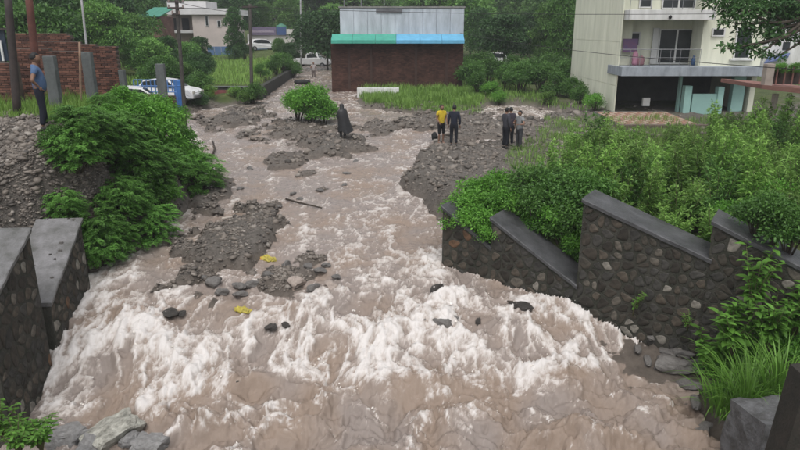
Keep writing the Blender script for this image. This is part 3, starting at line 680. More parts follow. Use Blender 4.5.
# tiled ramp and kerb wall in front of the white house
def ramp():
    d0 = 33.0; xa, xb = U(621, 118, d0).x, U(700, 118, d0).x; z0 = U(650, 125, d0).z; z1 = U(650, 113, 37).z
    root = empty('paved_ramp', ((xa + xb) / 2, d0, gz((xa+xb)/2, d0)), label='terracotta tiled ramp leading into the dark ground floor', cat='ramp')
    m = MB()._a([(xa, d0, z0-.6), (xb, d0, z0-.6), (xb, 37.7, z1-.6), (xa, 37.7, z1-.6), (xa, d0, z0), (xb, d0, z0), (xb, 37.7, z1), (xa, 37.7, z1)], [(0,3,2,1),(4,5,6,7),(0,1,5,4),(1,2,6,5),(2,3,7,6),(3,0,4,7)])
    m.build('base', CONC, root, True)
    ta = M('terracotta_tile', (.30, .17, .12), (.22, .12, .09), 2, .75); tb = M('sand_tile', (.38, .30, .23), (.30, .23, .18), 2, .75)
    n, k_ = 14, 8
    for i in range(n):
        for j in range(k_):
            a0, a1 = xa + (xb-xa)*i/n + .015, xa + (xb-xa)*(i+1)/n - .015; t0, t1 = (j + .03) / k_, (j + .97) / k_
            ya, yb = d0 + (37.4-d0)*t0, d0 + (37.4-d0)*t1; za, zb2 = z0 + (z1-z0)*t0 + .002, z0 + (z1-z0)*t1 + .002
            MB()._a([(a0,ya,za),(a1,ya,za),(a1,yb,zb2),(a0,yb,zb2),(a0,ya,za+.02),(a1,ya,za+.02),(a1,yb,zb2+.02),(a0,yb,zb2+.02)], [(4,5,6,7),(0,1,5,4),(1,2,6,5),(2,3,7,6),(3,0,4,7)]).build('tile', ta if (i + j) % 2 else tb, root, True)
    MB().box(xa - .3, xb + .3, d0 - .35, d0 - .01, gz(xa, d0) - .3, z0 + .06, .03).build('kerb', M('brown_kerb', (.16, .12, .10), (.09, .07, .06), 3, .9, .3), root, True)
ramp()
# terracotta terrace with planting at the right edge, a pale house behind
def terrace():
    d = 30.0; TERRA = M('terracotta_render', (.24, .12, .10), (.17, .085, .07), 3, .85, .2); PINKC = M('pink_concrete', (.40, .34, .30), (.30, .25, .22), 2, .85, .2)
    root = empty('roof_terrace', (U(790, 110, d).x, d, gz(U(790, 110, d).x, d)), label='terracotta edged terrace on pale posts with plants along its parapet', cat='terrace')
    xa, xb = U(762, 90, d).x, U(830, 90, d).x; g = gz(xa, d) - .2
    MB()._a([(xa, d, U(764, 89, d).z), (xb, d-1.5, U(800, 96, d).z), (xb, d+4, U(800, 96, d).z), (xa, d+4, U(764, 89, d).z), (xa, d, U(764, 85, d).z), (xb, d-1.5, U(800, 90, d).z), (xb, d+4, U(800, 90, d).z), (xa, d+4, U(764, 85, d).z)],
            [(0,3,2,1),(4,5,6,7),(0,1,5,4),(1,2,6,5),(2,3,7,6),(3,0,4,7)]).build('slab', TERRA, root, True)
    pbox('post', 766, 64, 774, 86, d + .05, .35, PINKC, root, .02); pbox('post', 773, 94, 777, 120, d + .3, .25, PINKC, root, .02, g)
    pbox('post', 806, 96, 812, 120, d + .3, .25, PINKC, root, .02, g)
    MB().box(U(775, 75, d).x, xb, d + .5, d + .6, U(780, 85, d).z, U(780, 70, d).z).build('parapet', M('parapet_dark', (.10, .075, .065), (.06, .05, .045), 3, .9), root, True)
    for k_ in range(7):
        px = 778 + k_ * 8; q = U(px, 70, d + .2); MB().box(q.x - .03, q.x + .03, d + .2, d + .26, U(780, 85, d).z, U(780, 67, d).z).build('baluster', TERRA, root, True)
    d2 = 62
    r2 = empty('pale_house', (U(785, 70, d2).x, d2, gz(U(785, 70, d2).x, d2)), label='pale house with blue stained awning glimpsed behind the terrace and leaves', cat='building')
    pbox('wall', 762, 40, 830, 85, d2, 6, WHITEP, r2, 0, gz(U(785, 70, d2).x, d2) - .3); pbox('window', 783, 42, 790, 50, d2 - .06, .05, GLASS, r2)
    aw = [U(764, 64, d2 - 1.2), U(788, 58, d2 - 1.2), U(790, 54, d2 - .1), U(768, 58, d2 - .1)]
    MB()._a([tuple(p) for p in aw] + [(p.x, p.y, p.z + .12) for p in aw], [(3,2,1,0),(4,5,6,7),(0,1,5,4),(1,2,6,5),(2,3,7,6),(3,0,4,7)]).build('awning', M('blue_awning', (.10, .13, .26), None, 3, .7), r2, True)
    pbox('wall', 800, 20, 840, 60, d2 + .2, 5, WHITEP, r2)
terrace()

# brick workshop with a white tank-like upper box and green / blue roof edge
def workshop():
    d = 51.0; BR = brickmat('dark_brick', (.045, .022, .017), (.095, .046, .034), (.03, .024, .02))
    root = empty('brick_workshop', (U(398, 92, d).x, d, gz(U(398, 92, d).x, d)), label='dark brick workshop with white upper storey and green and blue roof edge', cat='building')
    x0, x1, z0, z1 = rc(331.5, 43, 463, 93, d); g = gz(U(398, 92, d).x, d) - .4
    MB().box(x0, x1, d, d + 9, g, z1).build('wall', BR, root, True)
    for px in (349, 371, 416, 447): 
        p = U(px, 60, d).x; MB().box(p - .1, p + .1, d - .05, d - .004, g + .2, z1 - .02).build('pilaster', M('brick_pilaster', (.06, .035, .028), None, 4, .9), root, True)
    pbox('band', 332, 47, 463, 48.5, d - .05, .046, M('brick_pilaster', (.06, .035, .028)), root)
    BOXM = M('blue_white_panel', (.48, .52, .57), (.29, .32, .35), 1.8, .55, .1, stretch=(1, 1, .25), detail=9)
    xa, xb, za, zb_ = rc(340, 8, 464, 36, d + .3)
    MB().box(xa, xb, d + .3, d + 8.5, z1 + .05, zb_).build('upper_box', BOXM, root, True)
    n = 9
    for i in range(n):
        a = xa + (xb - xa) * i / n; b = xa + (xb - xa) * (i + 1) / n
        MB().box(a + .02, b - .02, d + .25, d + .296, za + .1, zb_ - .05).build('panel', BOXM, root, True)
    MB().box(xa - .08, xb + .08, d + .2, d + 8.6, zb_ + .003, zb_ + .12).build('rim', CONC, root, True)
    pbox('dark_patch', 376, 9, 402, 13, d + .2, .05, M('dark_panel', (.13, .13, .14), None, 3, .8), root)
    GS = M('green_sheet', (.07, .34, .26), (.05, .26, .2), 2, .5); BS = M('blue_sheet', (.13, .38, .58), (.10, .30, .46), 2, .5)
    for (pa, pb, mt) in ((331, 352, GS), (352.3, 375, GS), (375.3, 396, GS), (396.3, 420, BS), (420.3, 442, BS), (442.3, 464.5, BS)):
        qa, qb = U(pa, 40, d - .8).x, U(pb, 40, d - .8).x; zl, zh = U(398, 43.5, d - .8).z, U(398, 36, d).z + .1
        MB()._a([(qa, d-.8, zl), (qb, d-.8, zl), (qb, d+.28, zh), (qa, d+.28, zh), (qa, d-.8, zl+.24), (qb, d-.8, zl+.24), (qb, d+.28, zh+.05), (qa, d+.28, zh+.05)], [(0,3,2,1),(4,5,6,7),(0,1,5,4),(1,2,6,5),(2,3,7,6),(3,0,4,7)]).build('roof_sheet', mt, root, True)
    for px in (344, 361, 384): p = U(px, 8, d + 1); MB().tube([(p.x, p.y, p.z - .2), (p.x + .05, p.y, p.z + 1.6)], .03).build('rod', STEEL, root, True)
    pw = pbox('low_wall', 357, 88, 399, 94.5, d - 4.4, .3, WHITEP, None, .03, gz(U(378, 94, d - 4.4).x, d - 4.4) - .2)
    tag(pw, 'long low white wall in the grass before the brick workshop', 'wall')
workshop()

# left bank: unfinished brick walls, real courses
BM_ = gravel_mat('red_brick', (.042, .019, .015), (.20, .095, .068), .92)
MORT = M('brick_mortar', (.13, .105, .088), (.06, .048, .04), 3, .95, .3)
def brick_wall(px0, px1, tops, d, label, th=.23, seed=0):
    """tops: list of (px, py) for the stepped top edge"""
    rr = random.Random(seed); x0, x1 = U(px0, 70, d).x, U(px1, 70, d).x; zg = min(gz(x0, d), gz(x1, d), gz((x0+x1)/2, d)) - .15
    root = empty('brick_wall', ((x0 + x1) / 2, d, zg), label=label, cat='wall', group='unfinished brick walls behind the man')
    tx = [U(p[0], p[1], d).x for p in tops]; tzz = [U(p[0], p[1], d).z for p in tops]
    top = lambda x: float(np.interp(x, tx, tzz))
    hh, bw = .078, .235; core = MB(); st = MB(); bricks = []
    nrow = int((max(tzz) - zg) / hh)
    for r in range(nrow):
        z = zg + r * hh; off = (bw / 2) * (r % 2); nb = int((x1 - x0) / bw) + 2; a0 = None; a1 = None
        for i in range(-1, nb):
            a = max(x0, x0 + i * bw + off); b = min(x1, x0 + (i + 1) * bw + off)
            if b - a < .05: continue
            if z + hh > top((a + b) / 2) + .02: continue
            a0 = a if a0 is None else a0; a1 = b
            j = rr.uniform(-.012, .012); bricks.append((a + .007, b - .009, d - .03 + j, d - .002, z + .009, z + hh - .009))
        if a0 is not None: core.box(a0, a1, d, d + th, z, z + hh)
    core.build('mortar_core', MORT, root, True)
    for q in bricks: st.box(*q)
    o = st.build('brick_courses', BM_, root, True, kind='stuff'); at = o.data.attributes.new('tone', 'FLOAT', 'FACE')
    at.data.foreach_set('value', np.repeat([min(1, max(0, rr.gauss(.45, .28))) for _ in bricks], 6)[:len(o.data.polygons)])
    return root
brick_wall(17, 84, [(17, 47), (40, 49), (84, 51)], 22.0, 'nearest reddish brick wall standing right behind the man', seed=1)
brick_wall(36, 119, [(36, 41), (75, 42), (95, 44), (95.2, 44.5), (119, 46)], 24.5, 'longest brick wall with an open right end among the weeds', seed=2)
brick_wall(15, 76, [(15, 33), (50, 33), (72, 34), (76, 40)], 27, 'highest brick wall showing above the other brick walls', seed=3)
brick_wall(-8, 16, [(-8, 62), (16, 62)], 21.0, 'low brick wall beyond the dark steel pole', seed=5)
brick_wall(134, 172, [(134, 93), (172, 96)], 31, 'low brown brick wall beside the blue railings', seed=4)
def slab_post(px0, px1, py0, py1, d, label, mat=CONC_D, lean=0):
    x0, x1, z0, z1 = rc(px0, py0, px1, py1, d); g = gz((x0+x1)/2, d) - .3
    m = MB().box(0, x1 - x0, 0, .22, 0, z1 - g, .02)
    o = m.build('concrete_post', mat); o.location = (x0, d, g); o.rotation_euler = (0, lean, 0)
    return tag(o, label, 'post', 'concrete posts along the brick walls')
slab_post(46, 57, 56, 112, 19.5, 'grey concrete post standing just behind the man')
slab_post(84.5, 94, 52, 116, 20.5, 'tallest grey concrete post in front of the brick wall beside the bare pole')
slab_post(119, 124.5, 70, 92, 24, 'short grey concrete post at the open end of the brick wall')
slab_post(157, 165.5, 64, 108, 30, 'grey concrete post beside the low brown wall and blue railings')
def pole(name, px0, py0, px1, py1, d, r, mat, label, cat='pole', extra=None, base=None):
    b = U(px1, py1, d); t_ = U(px0, py0, d); g = gz(b.x, b.y) if base is None else base
    root = empty(name, (b.x, b.y, g), label=label, cat=cat)
    dirv = (t_ - b); tip = b + dirv; start = Vector((b.x, b.y, g - .2))
    K = 8; pts = [start.lerp(tip, i / 5) for i in range(6)]
    MB().tube(pts, [r * (1.08 - .16 * i / 5) for i in range(6)], K).build('shaft', mat, root, True, True)
    return root
RUST = M('rusty_steel', (.14, .055, .04), (.08, .035, .03), 6, .8, .3); DSTEEL = M('dark_steel', (.035, .03, .03), (.06, .045, .04), 5, .7, .3); WOOD = M('bare_wood', (.30, .20, .14), (.18, .12, .085), 6, .85, .4)
r_ = pole('steel_pole', 7, -14, 13, 92, 18, .105, DSTEEL, 'thick dark steel pole rising from the grass by the gravel heap'); 
r_ = pole('steel_pole', 27.5, -14, 35, 75, 20, .115, RUST, 'thick rust red steel pole behind the man')
r_ = pole('wooden_pole', 79.5, 42, 82, 120, 19.8, .035, WOOD, 'thin bare wooden pole leaning against the brick wall between two posts')
# crooked forked branch tied to its top
r_ = pole('metal_rod', 80, -14, 84, 40, 26, .045, M('pale_rod', (.4, .4, .4)), 'thin pale metal rod rising from behind the brick walls')
r_ = pole('utility_pole', 175.5, -14, 185, 122, 34, .10, M('old_pole', (.075, .068, .06), (.045, .04, .037), 4, .85, .4), 'dark utility pole with brackets standing at the edge of the flood')
for py, w_ in ((8, .42), (2, .42), (14, .2)):
    p = U(176.5, py, 34); MB().box(p.x - w_, p.x + w_, p.y - .12, p.y - .06, p.z - .04, p.z + .04).build('bracket', DSTEEL, r_, True)
    for s in (-1, 1): MB().tube([(p.x + s * w_ * .85, p.y - .09, p.z), (p.x + s * w_ * .85, p.y - .09, p.z + .16)], [.05, .035]).build('insulator', M('insulator', (.25, .2, .18)), r_, True)
r_ = pole('utility_pole', 250, 4, 251, 92, 44, .11, M('old_pole', (.07, .06, .05)), 'dark utility pole standing in the walled grass plot')
p = U(250, 7, 44); MB().box(p.x - .5, p.x + .5, p.y - .12, p.y - .06, p.z - .05, p.z + .05).build('bracket', DSTEEL, r_, True)
r_ = pole('street_pole', 300.5, -14, 300.5, 56, 78, .10, M('pale_rod', (.4, .4, .4)), 'slim pale street pole by the lane near the white pickup')
# dark blue sheet gate at the left edge
g_ = empty('sheet_gate', (U(2, 60, 22.4).x, 22.4, gz(U(2, 60, 22.4).x, 22.4)), label='dark blue sheet metal gate with a pale edge beside the steel pole', cat='gate')
pbox('gate_panel', -12, 30, 6, 61, 22.4, .06, M('dark_blue_sheet', (.03, .045, .07), (.02, .03, .045), 3, .5), g_); pbox('gate_edge', 0.5, 40, 2.2, 61, 22.3, .05, WHITEP, g_)
pbox('lintel', -12, 28, 7, 30, 22.3, .3, DSTEEL, g_)
pbox('gate_foot', -12, 61.2, 6, 70, 22.4, .1, DSTEEL, g_)

# plot wall, red painted panel
def plot_wall():
    d = 46.0; WM_ = M('mossy_wall', (.05, .047, .042), (.028, .03, .024), 2, .9, .5, 12)
    root = empty('plot_wall', (PL[1].x, d, gz(PL[1].x, d - .5)), label='low dark wall holding the grass plot with a red panel and an arm along the lane', cat='wall')
    xa, xb, z0, z1 = rc(203, 87, 257, 100, d); z0 -= .8
    MB().box(xa - 2, xb, d - .35, d, z0, z1, .04).build('front_wall', WM_, root, True)
    MB().box(xa - 2, xb, d - .4, d + .04, z1 + .003, z1 + .07, .015).build('coping', CONC_D, root, True)
    p = pbox('red_panel', 210, 90, 231, 97.5, d - .372, .02, M('red_paint', (.24, .075, .07), (.14, .05, .05), 5, .85), root)
    e = U(296, 74, 70); pr = []
    MB()._a([(xb, d, z0), (xb + .35, d, z0), (e.x + .35, 70, z0), (e.x, 70, z0), (xb, d, z1), (xb + .35, d, z1), (e.x + .35, 70, e.z + .9), (e.x, 70, e.z + .9)], [(0,3,2,1),(4,5,6,7),(0,1,5,4),(1,2,6,5),(2,3,7,6),(3,0,4,7)]).build('side_wall', WM_, root, True)
plot_wall()

# far buildings
def flat_house():
    d = 82.0; PK = M('pink_house', (.52, .45, .42), (.40, .35, .33), .6, .85); WH = M('far_white', (.58, .57, .57), (.46, .45, .45), .6, .85)
    root = empty('flat_roof_house', (U(196, 40, d).x, d, gz(U(196, 40, d).x, d)), label='pinkish flat roofed house with parapet beyond the trees', cat='building')
    g = gz(U(196, 40, d).x, d) - .5
    pbox('wall', 193, 14, 229, 45, d, 8, PK, root, 0, g); pbox('wall', 167, 13, 192.8, 45, d + 2, 6, M('tan_house', (.34, .27, .24), (.26, .21, .19), .6, .85), root, 0, g)
    pbox('parapet', 164, 8.5, 231, 14.5, d - .4, 9.2, WH, root); pbox('parapet', 167, 1, 206, 8, d + 1.5, 5, WH, root)
    for (a, b, c, e) in ((205, 15.5, 208.5, 26), (217, 20, 221, 27), (224, 20, 227, 26)):
        w_ = pbox('window', a, b, c, e, d - .08, .075, WH, root); x0, x1, z0, z1 = rc(a + .7, b + .8, c - .7, e - .8, d - .13)
        o = add('pane', MB().box(x0, x1, d - .13, d - .085, z0, z1).mesh('pane'), GLASS, w_)
    pbox('door_shade', 172, 18, 179, 30, d + 1.9, .08, DARK, root); pbox('door_shade', 182, 18, 189, 30, d + 1.9, .08, DARK, root)  # flat dark sheets on the wall paint the shade inside the doorways
    pbox('balcony_slab', 166, 30, 195, 33, d + .6, 1.3, WH, root)
    gt = empty('blue_gate', (U(221, 55, 77).x, 77, gz(U(221, 55, 77).x, 77)), label='blue metal gate panels in the white compound wall', cat='gate'); BL = M('gate_blue', (.10, .17, .30), (.08, .14, .25), 2, .6)
    for k_ in range(4): pbox('gate_panel', 208 + k_ * 6.8, 46.5, 214.4 + k_ * 6.8, 60, 77, .08, BL, gt)
    cw = pbox('compound_wall', 200, 60.5, 236, 64, 76.8, .4, WH, None, 0, gz(U(221, 55, 76.8).x, 76.8) - .3); tag(cw, 'low white base wall under the blue gate panels', 'wall')
    d = 86
    sh = empty('shop_building', (U(274, 50, d).x, d, gz(U(274, 50, d).x, d)), label='small white shop with blue shutter and dark purple signboard', cat='building'); g = gz(U(274, 50, d).x, d) - .4
    pbox('wall', 248, 34, 302, 56, d, 6, M('shop_white', (.56, .54, .50), (.46, .44, .41), .7, .85), sh, 0, g)
    pbox('signboard', 249, 27, 276, 35, d - .3, .2, M('sign_purple', (.10, .085, .14), (.15, .12, .17), 5, .6), sh)
    pbox('sign_stripe', 251, 30.5, 274, 32.5, d - .34, .035, M('sign_pale', (.34, .3, .34), (.16, .13, .18), 14, .7), sh)
    pbox('signboard', 276.5, 27, 286, 35, d - .3, .2, M('sign_blue', (.05, .09, .2), None, 5, .6), sh); pbox('signboard', 286.5, 29, 300, 34, d - .3, .2, M('shop_white', (.6, .6, .6)), sh)
    for k_ in range(6): pbox('shutter_slat', 253, 44 + k_ * 2, 277, 45.85 + k_ * 2, d - .09, .08, M('shutter_blue', (.11, .19, .33), (.09, .16, .28), 2, .6), sh)
    pbox('pillar', 248, 35.5, 251, 56, d - .25, .2, WHITEP, sh)
    tank = MB(); c = U(281, 21, d + 3); K = 14; zr = U(281, 34, d).z
    tank.loft([[(c.x + r * math.cos(6.283*j/K), c.y + r * math.sin(6.283*j/K), z) for j in range(K)] for r, z in ((.72, zr + .05), (.72, zr + .9), (.6, zr + 1.1), (.28, zr + 1.2), (.25, zr + 1.3))])
    tag(tank.build('water_tank', M('tank_green', (.05, .17, .11), (.04, .13, .09), 2, .5), None, smooth=True), 'round green water tank on the shop roof', 'water tank')
    d = 66
    ht = empty('green_roof_hut', (U(150, 22, d).x, d, gz(U(150, 22, d).x, d)), label='small brick hut with green sheet roof on the grassy rise', cat='hut')
    pbox('wall', 141, 16, 160, 30, d, 4, brickmat('hut_brick', (.22, .12, .10), (.17, .09, .075), (.14, .11, .1)), ht, 0, gz(U(150, 22, d).x, d) - .5); pbox('door_shade', 147.5, 17.5, 153, 27, d - .06, .055, DARK, ht)  # the hut doorway is a dark sheet, its shade put into the colour
    for k_ in range(4):
        qa, qb = U(139 + k_ * 5.6, 12, d).x, U(144.4 + k_ * 5.6, 12, d).x; za, zb_ = U(150, 17, d).z, U(150, 10, d).z
        MB()._a([(qa, d-.5, za), (qb, d-.5, za), (qb, d+4.2, zb_+.3), (qa, d+4.2, zb_+.3), (qa, d-.5, za+.08), (qb, d-.5, za+.08), (qb, d+4.2, zb_+.38), (qa, d+4.2, zb_+.38)], [(0,3,2,1),(4,5,6,7),(0,1,5,4),(1,2,6,5),(2,3,7,6),(3,0,4,7)]).build('roof_sheet', M('hut_green', (.05, .22, .15), (.04, .17, .12), 2, .6), ht, True)
flat_house()

# blue railings, blue drum, cars
def railings():
    d = 38.0; BL = M('railing_blue', (.07, .16, .36), (.05, .12, .28), 3, .5)
    xa, xb = U(134, 85, d).x, U(176, 85, d).x; g = gz((xa+xb)/2, d); zt = U(155, 80, d).z; zb_ = U(155, 92, d).z
    root = empty('blue_railing', ((xa+xb)/2, d, zb_), label='blue metal cage railing behind the low brown brick wall', cat='railing')
    for z in (zt, (zt + zb_)/2 , zb_): MB().tube([(xa, d, z), (xb, d, z)], .035).build('rail', BL, root, True)
    for i in range(11): q = xa + (xb-xa)*i/10; MB().tube([(q, d, (zb_ if i % 5 else g - .2)), (q, d, zt)], .03 if i % 5 else .045).build('bar', BL, root, True)
    c = U(178.5, 87, 39); K = 14; gg = gz(c.x, c.y); m = MB()
    H = U(178, 80, 39).z; m.loft([[(c.x + r*math.cos(6.283*j/K), c.y + r*math.sin(6.283*j/K), z) for j in range(K)] for r, z in ((.27, gg-.05), (.28, gg+.3), (.3, gg+.32), (.28, gg+.34), (.28, H-.34), (.3, H-.32), (.28, H-.3), (.28, H-.05), (.26, H))])
    tag(m.build('drum', M('drum_blue', (.05, .16, .42), None, 3, .4), None, smooth=False), 'bright blue drum standing beside the utility pole', 'drum')
railings()
CARW = M('car_white', (.62, .62, .62), (.55, .55, .55), 2, .3, 0, None, .5); TYRE = M('tyre', (.025, .025, .025), None, 4, .85); RIM = M('rim', (.3, .3, .31), None, 4, .4, metal=.6); LAMP = M('lamp_glass', (.5, .48, .42), None, 6, .2); LAMPR = M('lamp_red', (.35, .03, .03), None, 6, .3)
def car_proto(kind):
    """local: length along x (front +x), wheels on z=0"""
    root = empty('parked_car' if kind == 'car' else 'pickup_truck', (0, 0, 0))
    if kind == 'car':
        prof = [(-1.95,.3),(-2.0,.6),(-1.95,.9),(-1.65,.98),(-1.25,1.42),(-.3,1.5),(.45,1.42),(1.05,.98),(1.75,.86),(1.98,.66),(2.0,.32)]; glass = [(-1.5,.98),(-1.17,1.36),(-.3,1.43),(.4,1.36),(.9,.98)]; wx_ = (-1.25, 1.25); hw = .82
    else:
        prof = [(-2.4,.5),(-2.4,1.1),(-.55,1.1),(-.5,1.62),(-.35,1.78),(.5,1.78),(.75,1.7),(1.15,1.16),(2.1,1.04),(2.3,.85),(2.32,.42),(-.4,.42)]; glass = [(-.38,1.18),(-.36,1.6),(.5,1.68),(.68,1.6),(1.0,1.18)]; wx_ = (-1.5, 1.5); hw = .85
    bm = bmesh.new(); vs = [[bm.verts.new((p[0], s * (hw - (.14 if p[1] > 1.2 else 0)), p[1])) for p in prof] for s in (-1, 1)]
    bm.faces.new(vs[0]); bm.faces.new(list(reversed(vs[1]))); n = len(prof)
    for i in range(n): bm.faces.new((vs[0][i], vs[1][i], vs[1][(i+1)%n], vs[0][(i+1)%n]))
    bmesh.ops.recalc_face_normals(bm, faces=bm.faces[:]); bmesh.ops.bevel(bm, geom=bm.edges[:], offset=.05, segments=2, affect='EDGES')
    me = bpy.data.meshes.new('body'); bm.to_mesh(me); bm.free(); add('body', me, CARW, root)
    for s in (-1, 1):
        a, b = (s * (hw - .12), s * (hw - .02)); MB().prism(glass, 'y', min(a, b), max(a, b)).build('side_window', GLASS, root)
    wsx = ((.52, 1.44, 1.0, 1.0) if kind == 'car' else (.76, 1.66, 1.1, 1.2))
    MB()._a([(wsx[0]+.02, -.6, wsx[1]-.02), (wsx[0]+.02, .6, wsx[1]-.02), (wsx[2]+.02, .68, wsx[3]+.02), (wsx[2]+.02, -.68, wsx[3]+.02), (wsx[0]-.1, -.6, wsx[1]-.1), (wsx[0]-.1, .6, wsx[1]-.1), (wsx[2]-.1, .68, wsx[3]-.1), (wsx[2]-.1, -.68, wsx[3]-.1)], [(0,1,2,3),(7,6,5,4),(0,4,5,1),(1,5,6,2),(2,6,7,3),(3,7,4,0)]).build('windscreen', GLASS, root)
    for x in wx_:
        for s in (-1, 1):
            w_ = MB(); K = 16; y0 = s * (hw - .18); y1 = s * (hw + .02); w_.loft([[(x + r*math.cos(6.283*j/K), y, .33 + r*math.sin(6.283*j/K)) for j in range(K)] for r, y in ((.29, y0), (.33, y0 + s*.03), (.33, y1 - s*.03), (.29, y1))]); t_ = w_.build('wheel', TYRE, root)
            q = MB(); q.loft([[(x + r*math.cos(6.283*j/K), y, .33 + r*math.sin(6.283*j/K)) for j in range(K)] for r, y in ((.2, y1 - s*.02), (.18, y1 + s*.02))]); q.build('rim', RIM, t_)
    xe = prof[-2][0]
    for s in (-1, 1): MB().box(xe - .14 + (.1 if kind == 'car' else .16), xe + .03, s*.62 - .14, s*.62 + .14, .64, .78, .02).build('headlight', LAMP, root)
    for s in (-1, 1): MB().box(prof[1][0] - .02, prof[1][0] + .08, s*.66 - .1, s*.66 + .1, .7, .9, .02).build('tail_light', LAMPR, root)
    MB().box(2.0, 2.12 if kind == 'car' else 2.4, -.7, .7, .36, .52, .03).build('bumper', M('bumper', (.12, .12, .12)), root)
    return root
pk = car_proto('pickup'); pk.location = U(312, 66, 80); pk.location.z = gz(pk.location.x, 80); pk.rotation_euler.z = math.radians(-8); tag(pk, 'white pickup truck parked across the end of the flooded lane', 'pickup truck')
c0 = car_proto('car')
CARS = [(170, 106, 41, -8, 'white car half hidden behind the utility pole near the blue drum'), (134, 92, 37, 20, 'white car with dark windows behind the brick wall and blue railings'), (263, 58, 84, 30, 'white car parked before the blue shutter of the shop'),
        (492, 76, 74, 170, 'white car parked beside the slender tree behind the brick workshop'), (548, 76, 66, 10, 'pale car seen through bushes near the white apartment house')]
for i, (px, py, d, rz, lb) in enumerate(CARS):
    c = c0 if i == 0 else copy_tree(c0); p = U(px, py, d); c.location = (p.x, d, gz(p.x, d)); c.rotation_euler.z = math.radians(rz); tag(c, lb, 'car', 'white cars parked around the flood')
# overhead wires
def wire(a, b, sag, label, r=.014):
    pts = [a.lerp(b, i / 16) + Vector((0, 0, -sag * 4 * (i/16) * (1 - i/16))) for i in range(17)]; m = MB().tube(pts, r, 5)
    tag(m.build('overhead_wire', M('wire', (.03, .03, .03)), None), label, 'wire')
wire(U(176, 2, 34), U(301, 3, 78), .8, 'black overhead wire from the flood edge pole to the street pole')
wire(U(250, 7, 44), U(840, 12, 34), .25, 'long black wire crossing in front of the white house')
wire(U(460, 33, 51), U(840, 72, 22), .3, 'thin wire running from the workshop past the balcony')

# ------------------------------------------------------------------ plants
def nrm(a): return a / np.maximum(np.linalg.norm(a, axis=-1, keepdims=True), 1e-6)
def leaf_arrays(P, D, N_, Ln, Wd, rng, tone=None, fold=.18, droop=.12):
    D = nrm(D); T = nrm(np.cross(D, N_)); Nn = np.cross(T, D); Ln = Ln[:, None]; Wd = Wd[:, None]; n = len(P)
    tip = P + D * Ln - np.array([0, 0, 1]) * Ln * droop
    mid = P + D * Ln * .45
    V = np.stack([P, mid + T * Wd / 2 + Nn * Wd * fold, tip, mid - T * Wd / 2 + Nn * Wd * fold], 1).reshape(-1, 3)
    i = np.arange(n)[:, None] * 4; F_ = np.concatenate([i + [0, 1, 2], i + [0, 2, 3]], 1).reshape(-1, 3)
    tone = np.clip(rng.normal(.45, .22, n), 0, 1) if tone is None else tone
    return V, F_, np.repeat(tone, 2)
def merge(parts):
    V = []; F_ = []; T = []; n = 0
    for v, f, t in parts: V.append(v); F_.append(f + n); T.append(t); n += len(v)
    return np.concatenate(V), np.concatenate(F_), np.concatenate(T)
def crown_leaves(rng, clumps, n, ln, wd, shell=(.5, 1.05)):
    C = np.array([c[0] for c in clumps], float); Rr = np.array([c[1] if hasattr(c[1], '__len__') else (c[1],) * 3 for c in clumps], float)
    w = Rr.prod(1) ** .67; k = rng.choice(len(C), n, p=w / w.sum()); d = nrm(rng.normal(0, 1, (n, 3))); d[:, 2] = np.where(d[:, 2] < -.35, -d[:, 2] * .6, d[:, 2]); d = nrm(d)
    r = rng.uniform(shell[0] ** 2, shell[1] ** 2, n) ** .5; r *= 1 + .22 * np.sin(d[:, 0] * 7 + k * 3.1) * np.cos(d[:, 1] * 6 + d[:, 2] * 5 + k)
    P = C[k] + d * Rr[k] * r[:, None]
    D = nrm(d * .8 + rng.normal(0, .55, (n, 3)) + np.array([0, 0, -.15])); N_ = nrm(d * .4 + rng.normal(0, .5, (n, 3)) + np.array([0, 0, .8]))
    s = rng.uniform(.65, 1.3, n); tone = np.clip(rng.normal(.42, .17, n) + .12 * np.sin(k * 2.4), 0, 1)
    return leaf_arrays(P, D, N_, ln * s, wd * s, rng, tone)
def limbs(rng, base, clumps, r0, trunk_top, k=6):
    m = MB(); b = Vector(base); t = Vector(trunk_top); mid = b.lerp(t, .5) + Vector((rng.uniform(-.08, .08), rng.uniform(-.08, .08), 0)) * t.z * .3
    m.tube([b - Vector((0, 0, .15)), b.lerp(mid, .5), mid, t], [r0 * 1.25, r0, r0 * .85, r0 * .6], k)
    for c, _ in clumps:
        c = Vector(c); s = mid.lerp(t, rng.uniform(.2, 1)); q = s.lerp(c, .5) + Vector((0, 0, -.06 * (c - s).length)); m.tube([s, q, c], [r0 * .42, r0 * .28, r0 * .1], 5)
    return m
BARK = M('bark', (.10, .08, .062), (.055, .045, .036), 8, .9, .5); STEM = M('green_stem', (.10, .11, .045), (.07, .065, .035), 8, .8)
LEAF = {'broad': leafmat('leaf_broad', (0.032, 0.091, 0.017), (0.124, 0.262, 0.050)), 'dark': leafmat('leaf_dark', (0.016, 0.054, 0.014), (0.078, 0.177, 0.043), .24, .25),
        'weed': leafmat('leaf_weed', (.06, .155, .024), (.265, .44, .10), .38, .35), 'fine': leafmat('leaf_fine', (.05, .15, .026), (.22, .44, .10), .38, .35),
        'bright': leafmat('leaf_bright', (0.058, 0.174, 0.023), (0.189, 0.428, 0.056), .35), 'far': leafmat('leaf_far', (0.034, 0.104, 0.022), (0.190, 0.354, 0.076), .32, .35), 'yellow': leafmat('leaf_yellow', (0.084, 0.177, 0.027), (0.258, 0.415, 0.092), .35)}
def proto(name, Vft, stem, leafm, stemm=BARK, fol='crown', trunk='trunk'):
    """meshes of one kind, to be shared by the copies"""
    v, f, t = Vft; return (name, npmesh(fol, v, f, False, t), leafm, stem.mesh(trunk, True), stemm, fol, trunk)
